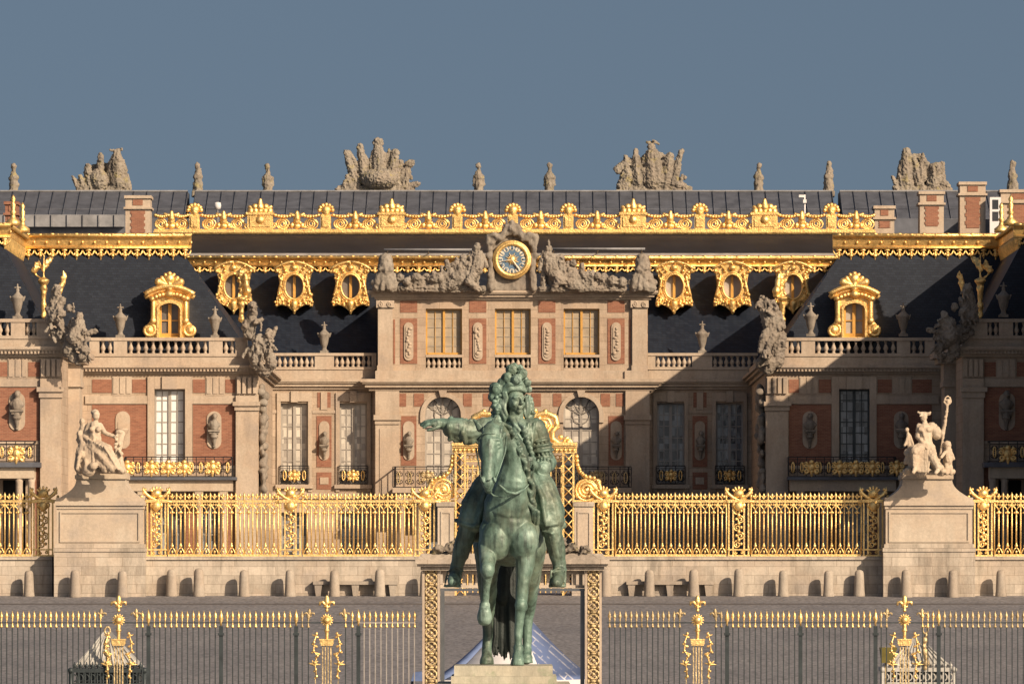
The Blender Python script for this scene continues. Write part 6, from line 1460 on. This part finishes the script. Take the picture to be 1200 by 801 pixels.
def front_fence(a, b, label, lyres, posts, seed):
    t = thing('forecourt_fence', (X((a+b)/2, DN), DN, gz(DN)), label, 'fence', 'iron fence of the outer court'); z0 = gz(DN)
    marks = sorted([(p, 18) for p in lyres]+[(p, 3.5) for p in posts]); edges = [(a, 0)]+marks+[(b, 0)]; rr_ = random.Random(seed)
    for (p0, g0), (p1, g1) in zip(edges, edges[1:]):
        s0, s1 = p0+g0, p1-g1; n = int(round((s1-s0)/6.5)); 
        if n < 1: continue
        w = (s1-s0)/n; m = MB(); tone = rr_.random() < .75
        m.box(X(p0, DN), X(p1, DN), DN-.02, DN+.02, Z(729.8, DN), Z(728.4, DN)); m.box(X(p0, DN), X(p1, DN), DN-.025, DN+.025, z0+.25, z0+.32)
        for i in range(n):
            x = X(s0+w*(i+.5), DN); m.box(x-.0135, x+.0135, DN-.0135, DN+.0135, z0+.05, Z(734, DN)); zt = Z(727, DN); j = rr_.uniform(-.012, .012)
            inst('spearhead', fsp if tone else fsp2, t, (x+j*.5, DN, zt))
        m.build('bar_panel', M['teal'] if (p0 < 395 or p0 > 700) else M['greyiron'], t)
    for p in posts:
        m = MB(); x = X(p, DN); m.box(x-.05, x+.05, DN-.05, DN+.05, z0, Z(733, DN)); m.box(x-.08, x+.08, DN-.09, DN-.051, Z(744, DN), Z(741, DN)); po = m.build('post', M['teal'], t)
        m = MB(); zt = Z(729, DN); m.lathe([(.02,Z(733,DN)),(.03,zt),(.062,zt+.1),(.05,zt+.18),(.003,zt+.34)], x, DN, 8); m.build('spearhead', M['goldf'], po)
    for p in lyres:
        lyre(t, p, False)
        m = MB()
        for s in (-20.5, 20.5): fleur(m, X(p+s, DN), DN, Z(720.5, DN), .62)
        m.box(X(p-18, DN), X(p+18, DN), DN-.018, DN+.018, Z(729.6, DN), Z(728.6, DN))
        m.build('side_fleur', M['oldgold'], t)
front_fence(-60, 489, 'dark iron fence with gilded spearheads left of the statue', [139, 383], [174, 259, 347, 420], 1)
front_fence(711, 1262, 'dark iron fence with gilded spearheads right of the statue', [817.5, 1060], [852, 938, 1026, 1100], 2)
# portal
t = thing('forecourt_portal', (X(600, DN), DN, gz(DN)), 'gilded and stone portal framing the statue, with two ornate uprights and a moulded lintel', 'portal')
for a, b in ((495, 515.5), (685.5, 705)):
    m = MB(); x0, x1 = X(a, DN), X(b, DN); z0, z1 = gz(DN), Z(668, DN)
    m.box(x0, x1, DN-.16, DN+.5, z0, z1); m.box(x0, x0+.06, DN-.22, DN-.161, z0, z1); m.box(x1-.06, x1, DN-.22, DN-.161, z0, z1); o = m.build('upright', M['trim'], t)
    m = MB(); z = z0+.2; x = (x0+x1)/2; q = .14
    while z < z1-.15:
        m.torus(x, DN-.2, z, q, .026, q*.86, 14, 6); m.ball((x, DN-.19, z), (.05,.04,.05), 8, 6)
        for k in range(4): an = PI/4+k*PI/2; m.ball((x+.1*math.cos(an), DN-.2, z+.1*math.sin(an)), (.036,.03,.036), 7, 5)
        m.ball((x, DN-.2, z+.175), (.085,.04,.04), 8, 6)
        for sx in (-1, 1): m.ball((x+sx*.13, DN-.2, z+.175), (.04,.04,.06), 6, 5)
        z += .35
    m.build('guilloche', M['oldgold'], o)
m = MB()
for s0, s1, ex, pr in ((655,660.5,11,.55),(660.5,663.5,9,.46),(663.5,668,5,.34)): m.box(X(495-ex+3, DN), X(705+ex-2, DN), DN-pr, DN+.5+pr, Z(s1, DN)+.001, Z(s0, DN))
m.hexa([(X(489,DN),DN-.5,Z(655,DN)+.001),(X(711,DN),DN-.5,Z(655,DN)+.001),(X(711,DN),DN+1,Z(655,DN)+.001),(X(489,DN),DN+1,Z(655,DN)+.001)], [(X(494,DN),DN-.3,Z(648,DN)),(X(706,DN),DN-.3,Z(648,DN)),(X(706,DN),DN+.8,Z(648,DN)),(X(494,DN),DN+.8,Z(648,DN))])
m.build('lintel', M['base'], t)
m = MB(); m.box(X(516, DN), X(685, DN), DN+.05, DN+.4, Z(672.5, DN), Z(668, DN)-.002); m.box(X(516, DN), X(685, DN), DN+.05, DN+.4, Z(688.5, DN), Z(685, DN))
k = 519
while k < 683: m.box(X(k, DN), X(k+4.2, DN), DN+.12, DN+.3, Z(685, DN)+.001, Z(672.5, DN)-.001); k += 7.6
m.build('frieze_bars', M['ped'], t)
m = MB(); m.box(X(515.8, DN), X(685.2, DN), DN-.06, DN+.04, Z(692, DN), Z(689, DN))
for px in (518.5, 682.5): m.box(X(px-2.4, DN), X(px+2.4, DN), DN-.06, DN+.04, gz(DN), Z(692, DN)+.0)
m.build('steel_door_frame', M['steel'], t)
for sx, lab in ((-1, 'heap of carved stone armour on the portal lintel left of the rider'), (1, 'heap of carved stone armour on the portal lintel right of the rider')):
    P = PX(DN-.1); rr2 = random.Random(30+sx); c0 = 532 if sx < 0 else 664
    for k in range(46):
        tt = rr2.random(); px = c0+sx*(-9+tt*36); h = 17*(1-tt)**1.1+3
        P.b((px, 648-rr2.uniform(0, h), rr2.uniform(-.1,.35)), rr2.uniform(1.6,3.4), rr2.uniform(1.5,3.))
    for k in range(16): a0 = rr2.uniform(-10, 22); P.c((c0+sx*a0, 646-rr2.uniform(0,5), .3), (c0+sx*(a0+rr2.uniform(-3,12)), 640-rr2.uniform(-6,8)*(1-max(0,a0)/30), .35), 1.5, .9)
    P.b((c0-sx*5, 633, .2), 4.2, 4.6); P.c((c0-sx*10, 648, 0), (c0+sx*27, 648, 0), 2.4, 1.6)
    sculpt(P, 'portal_trophy', 'roofstat', lab, 'sculpture', 'carved trophies on the portal', (c0, 648), .03, .035, 7, amp2=.02)
# ------------------------------------------------------------------ tents and kiosks standing in the court
def tent(cx, apex, hw, D, base, mat_l, mat_r, label, lip=None, depth=3.4):
    t = thing('canvas_tent', (X(cx, D), D, gz(D)), label, 'tent', 'canvas tents in the court')
    xa, za = X(cx, D), Z(apex, D); x0, x1 = X(cx-hw, D), X(cx+hw, D); zb = Z(base, D); yc = D+1.5
    n = 8
    def side(c0, c1, mat, nm):
        m = MB(); vs = []; 
        for i in range(n+1):
            s = i/n; dz = zb+(za-zb)*(s**1.35)
            for j, (cx_, cy_) in enumerate((c0, c1)): vs.append((cx_+(xa-cx_)*s, cy_+(yc-cy_)*s, dz))
        m.add(vs, [(2*i, 2*i+1, 2*i+3, 2*i+2) for i in range(n)], True)
        o = m.build(nm, M[mat], t); md = o.modifiers.new('thick', 'SOLIDIFY'); md.thickness = .03
        m = MB(); dx, dy = c1[0]-c0[0], c1[1]-c0[1]
        m.add([(c0[0],c0[1],zb),(c1[0],c1[1],zb),(c1[0],c1[1],zb-.35),(c0[0],c0[1],zb-.35)], [(0,1,2,3)]); v = m.build('valance', M['tentw'], o); md = v.modifiers.new('thick', 'SOLIDIFY'); md.thickness = .03; return o
    c0, c1, c2, c3 = (X(503, D), D), (X(640, D), D-1.2), (X(704, D), D+3.0), (X(567, D), D+4.2)
    o = side(c0, c1, mat_l, 'roof_panel'); side(c1, c2, mat_r, 'roof_panel'); side(c2, c3, mat_l, 'roof_panel'); side(c3, c0, mat_l, 'roof_panel')
    m = MB(); vs = []
    for i in range(n+1):
        s = i/n; dz = zb+(za-zb)*(s**1.35)+.015
        for w in (0, .13): vs.append((c0[0]+(c1[0]-c0[0])*w*(1-s)+(xa-c0[0])*s*(1)-0*w, c0[1]+(c1[1]-c0[1])*w*(1-s)+(yc-c0[1])*s-.03, dz))
    m.add(vs, [(2*i, 2*i+1, 2*i+3, 2*i+2) for i in range(n)], True); q_ = m.build('edge_band', M['plainblue'], o); md = q_.modifiers.new('thick', 'SOLIDIFY'); md.thickness = .015
    for p in (c0, c1, c2, c3):
        m = MB(); m.tube([(p[0]*.99+xa*.01, p[1], gz(p[1])-.1), (p[0]*.99+xa*.01, p[1], zb-.02)], .05, 8); m.build('leg', M['steel'], t)
tent(605, 704, 104, 242, 796, 'tentw', 'blue', 'white and blue printed canvas tent seen between the legs of the bronze horse')
def kiosk(a, b, apx, apy, eave, label, lite, ax):
    D = 250.0; t = thing('guard_kiosk', (X((a+b)/2, D), D+1.5, gz(D)), label, 'kiosk', 'ironwork kiosks in the court'); xa, za = X(apx, D), Z(apy, D); x0, x1 = X(a, D), X(b, D); ze = Z(eave, D); w = x1-x0; y0, y1 = D, D+w; ym = (y0+y1)/2
    m = MB(); m.box(x0+.12, x1-.12, y0+.12, y1-.12, gz(D)-.1, ze-.02); m.build('body', M['teal'], t)
    m = MB(); corners = [(x0+.05,y0+.05),(x1-.05,y0+.05),(x1-.05,y1-.05),(x0+.05,y1-.05)]
    m.add([(p[0],p[1],ze+.1) for p in corners]+[(xa+.1*dx,ym+.1*dy,za) for dx, dy in ((-1,-1),(1,-1),(1,1),(-1,1))], [(0,1,5,4),(1,2,6,5),(2,3,7,6),(3,0,4,7),(4,5,6,7),(0,3,2,1)])
    for k in range(11):
        s = (k+.5)/11; p0 = Vector((x0+.05+(w-.1)*s, y0+.04, ze+.11)); ap = Vector((xa-.1+.2*s, ym-.1, za+.01)); m.tube([p0, ap], .028, 5)
    m.build('pyramid_roof', M['kroof'], t)
    m = MB(); m.box(x0-.05, x1+.05, y0-.05, y1+.05, ze-.06, ze+.06)
    n = 12
    for k in range(n):
        x = x0+w*(k+.5)/n; m.caps((x, y0, ze+.05), (x, y0, ze+.24), .055, .02, 6); m.ball((x, y0-.01, ze+.13), (.07,.05,.06), 7, 5)
        m.tube([(x-.04, y0-.02, gz(D)), (x-.04, y0-.02, ze-.06)], .022, 5); m.torus(x, y0-.02, ze-.22, .07, .022, .1, 10, 4); m.torus(x, y0-.02, ze-.52, .07, .022, .1, 10, 4)
    for x in (x0-.03, x1+.03): m.ball((x, y0-.03, ze+.0), .09, 8, 6); m.tube([(x, y0, gz(D)), (x, y0, ze)], .06, 7)
    m.box(x0, x1, y0-.04, y0, ze-.42, ze-.37); m.build('ironwork', M[lite], t)
    m = MB()
    for z_, r in ((0,.06),(.16,.1),(.34,.085),(.5,.1),(.68,.075),(.86,.09),(1.02,.05)): m.ball((X(ax, D)+.04*math.sin(z_*7), y0-.1, ze+.05+z_*.95), (r,.07,r*1.2), 8, 6)
    m.tube([(X(ax, D), y0-.1, ze), (X(ax, D), y0-.1, ze+1.08)], .03, 6); m.torus(X(ax, D), y0-.1, ze+1.18, .08, .035, .11, 12, 6); m.build('scrolled_finial', M['oldgold'], t)
kiosk(84, 168, 124, 740, 785, 'dark teal ironwork kiosk with a pale pyramid roof behind the left fence', 'teal', 126); kiosk(1035, 1117, 1076, 747, 784, 'pale ironwork kiosk with a ribbed pyramid roof behind the right fence', 'kroof', 1084)
# small gilt stand and a blue bin
t = thing('yellow_parasol', (X(1038, 245), 245, gz(245)), 'small olive yellow folded canopy beside the right kiosk', 'parasol')
m = MB(); m.tube([(X(1038, 245), 245, gz(245)), (X(1038, 245), 245, Z(757, 245))], .03, 6); m.build('pole', M['oldgold'], t)
m = MB(); m.hexa([(X(1033, 245), 244.8, Z(776, 245)), (X(1044, 245), 244.8, Z(776, 245)), (X(1044, 245), 245.2, Z(776, 245)), (X(1033, 245), 245.2, Z(776, 245))], [(X(1031, 245), 244.6, Z(758, 245)), (X(1051, 245), 244.6, Z(758, 245)), (X(1051, 245), 245.4, Z(758, 245)), (X(1031, 245), 245.4, Z(758, 245))]); m.build('canopy', M['olive'], t)
t = thing('blue_awning', (X(487, 240), 240, gz(240)), 'small blue canvas awning left of the portal upright', 'awning')
m = MB(); m.hexa([(X(482, 240), 239, Z(797, 240)), (X(497, 240), 239, Z(797, 240)), (X(497, 240), 241, Z(797, 240)), (X(482, 240), 241, Z(797, 240))], [(X(485, 240), 239.6, Z(787, 240)), (X(494, 240), 239.6, Z(786, 240)), (X(494, 240), 240.4, Z(786, 240)), (X(485, 240), 240.4, Z(787, 240))]); m.build('canopy', M['plainblue'], t)
m = MB(); 
for px in (483, 496): m.tube([(X(px, 240), 240, gz(240)-.05), (X(px, 240), 240, Z(797, 240))], .04, 6)
m.build('legs', M['steel'], t)
# ------------------------------------------------------------------ ground, sky, light, camera
m = MB(); ys = [-3000, -200, 0, 155, 180, 210, 240, 270, 300, 320, 342, 452, 520, 3500]
vs = [(x, y, gz(y)) for y in ys for x in (-3000, 3000)]; m.add(vs, [(2*i, 2*i+1, 2*i+3, 2*i+2) for i in range(len(ys)-1)])
g = m.build('ground', M['paving']); g['kind'] = 'structure'; g['label'] = 'grey brown cobbled forecourt sloping up to the palace'
m = MB(); y0, y1 = 326.0, 339.5
x = -70
for k, (yy, w) in enumerate(((330.2, 1.2),)):
    m.add([(-70, yy, gz(yy)+.004), (70, yy, gz(yy)+.004), (70, yy+w, gz(yy+w)+.004), (-70, yy+w, gz(yy+w)+.004)], [(0,1,2,3)])
pv = m.build('paving_strip', plain('dark_paving_strip', (.115,.10,.092), .85, 0, .3, 2.)); pv['kind'] = 'structure'
AZ, EL = math.radians(42), math.radians(27.2)
w = bpy.data.worlds.new('World'); S.world = w; w.use_nodes = True; nt = w.node_tree
sky = nt.nodes.new('ShaderNodeTexSky'); sky.sky_type = 'NISHITA'; sky.sun_disc = False; sky.sun_elevation = EL
sky.sun_rotation = PI-AZ   # sun behind the camera, to the right
sky.air_density = 1.0; sky.dust_density = 4.5; sky.ozone_density = 1.0
tc = nt.nodes.new('ShaderNodeTexCoord'); mp = nt.nodes.new('ShaderNodeMapping'); nv = nt.nodes.new('ShaderNodeVectorMath'); nv.operation = 'NORMALIZE'
mp.inputs['Location'].default_value = (0, 0, .17)     # clear morning air: the pale horizon band lies below the roofs
nt.links.new(tc.outputs['Generated'], mp.inputs['Vector']); nt.links.new(mp.outputs[0], nv.inputs[0]); nt.links.new(nv.outputs[0], sky.inputs['Vector'])
bg = nt.nodes['Background']; nt.links.new(sky.outputs[0], bg.inputs['Color']); bg.inputs['Strength'].default_value = .062
ld = bpy.data.lights.new('sun', 'SUN'); ld.energy = 4.9; ld.angle = math.radians(.5); ld.color = (1.0, .81, .60)
so = bpy.data.objects.new('sun', ld); COL.objects.link(so)
dv = Vector((-math.sin(AZ)*math.cos(EL), math.cos(AZ)*math.cos(EL), -math.sin(EL))); so.rotation_euler = dv.to_track_quat('-Z', 'Y').to_euler(); so.location = (60, -60, 80)
cd = bpy.data.cameras.new('camera'); cd.sensor_width = 36; cd.lens = 36*F/1200; cd.shift_y = (HY-400.5)/1200; cd.clip_start = 1; cd.clip_end = 12000
co = bpy.data.objects.new('camera', cd); COL.objects.link(co); co.location = (0, 0, CZ); co.rotation_euler = (PI/2, 0, 0); S.camera = co
S.view_settings.view_transform = 'Standard'; S.view_settings.look = 'None'; S.view_settings.exposure = 0.18; S.view_settings.gamma = 1
S.render.engine = 'CYCLES'; S.cycles.max_bounces = 4; S.cycles.diffuse_bounces = 1; S.cycles.use_denoising = True
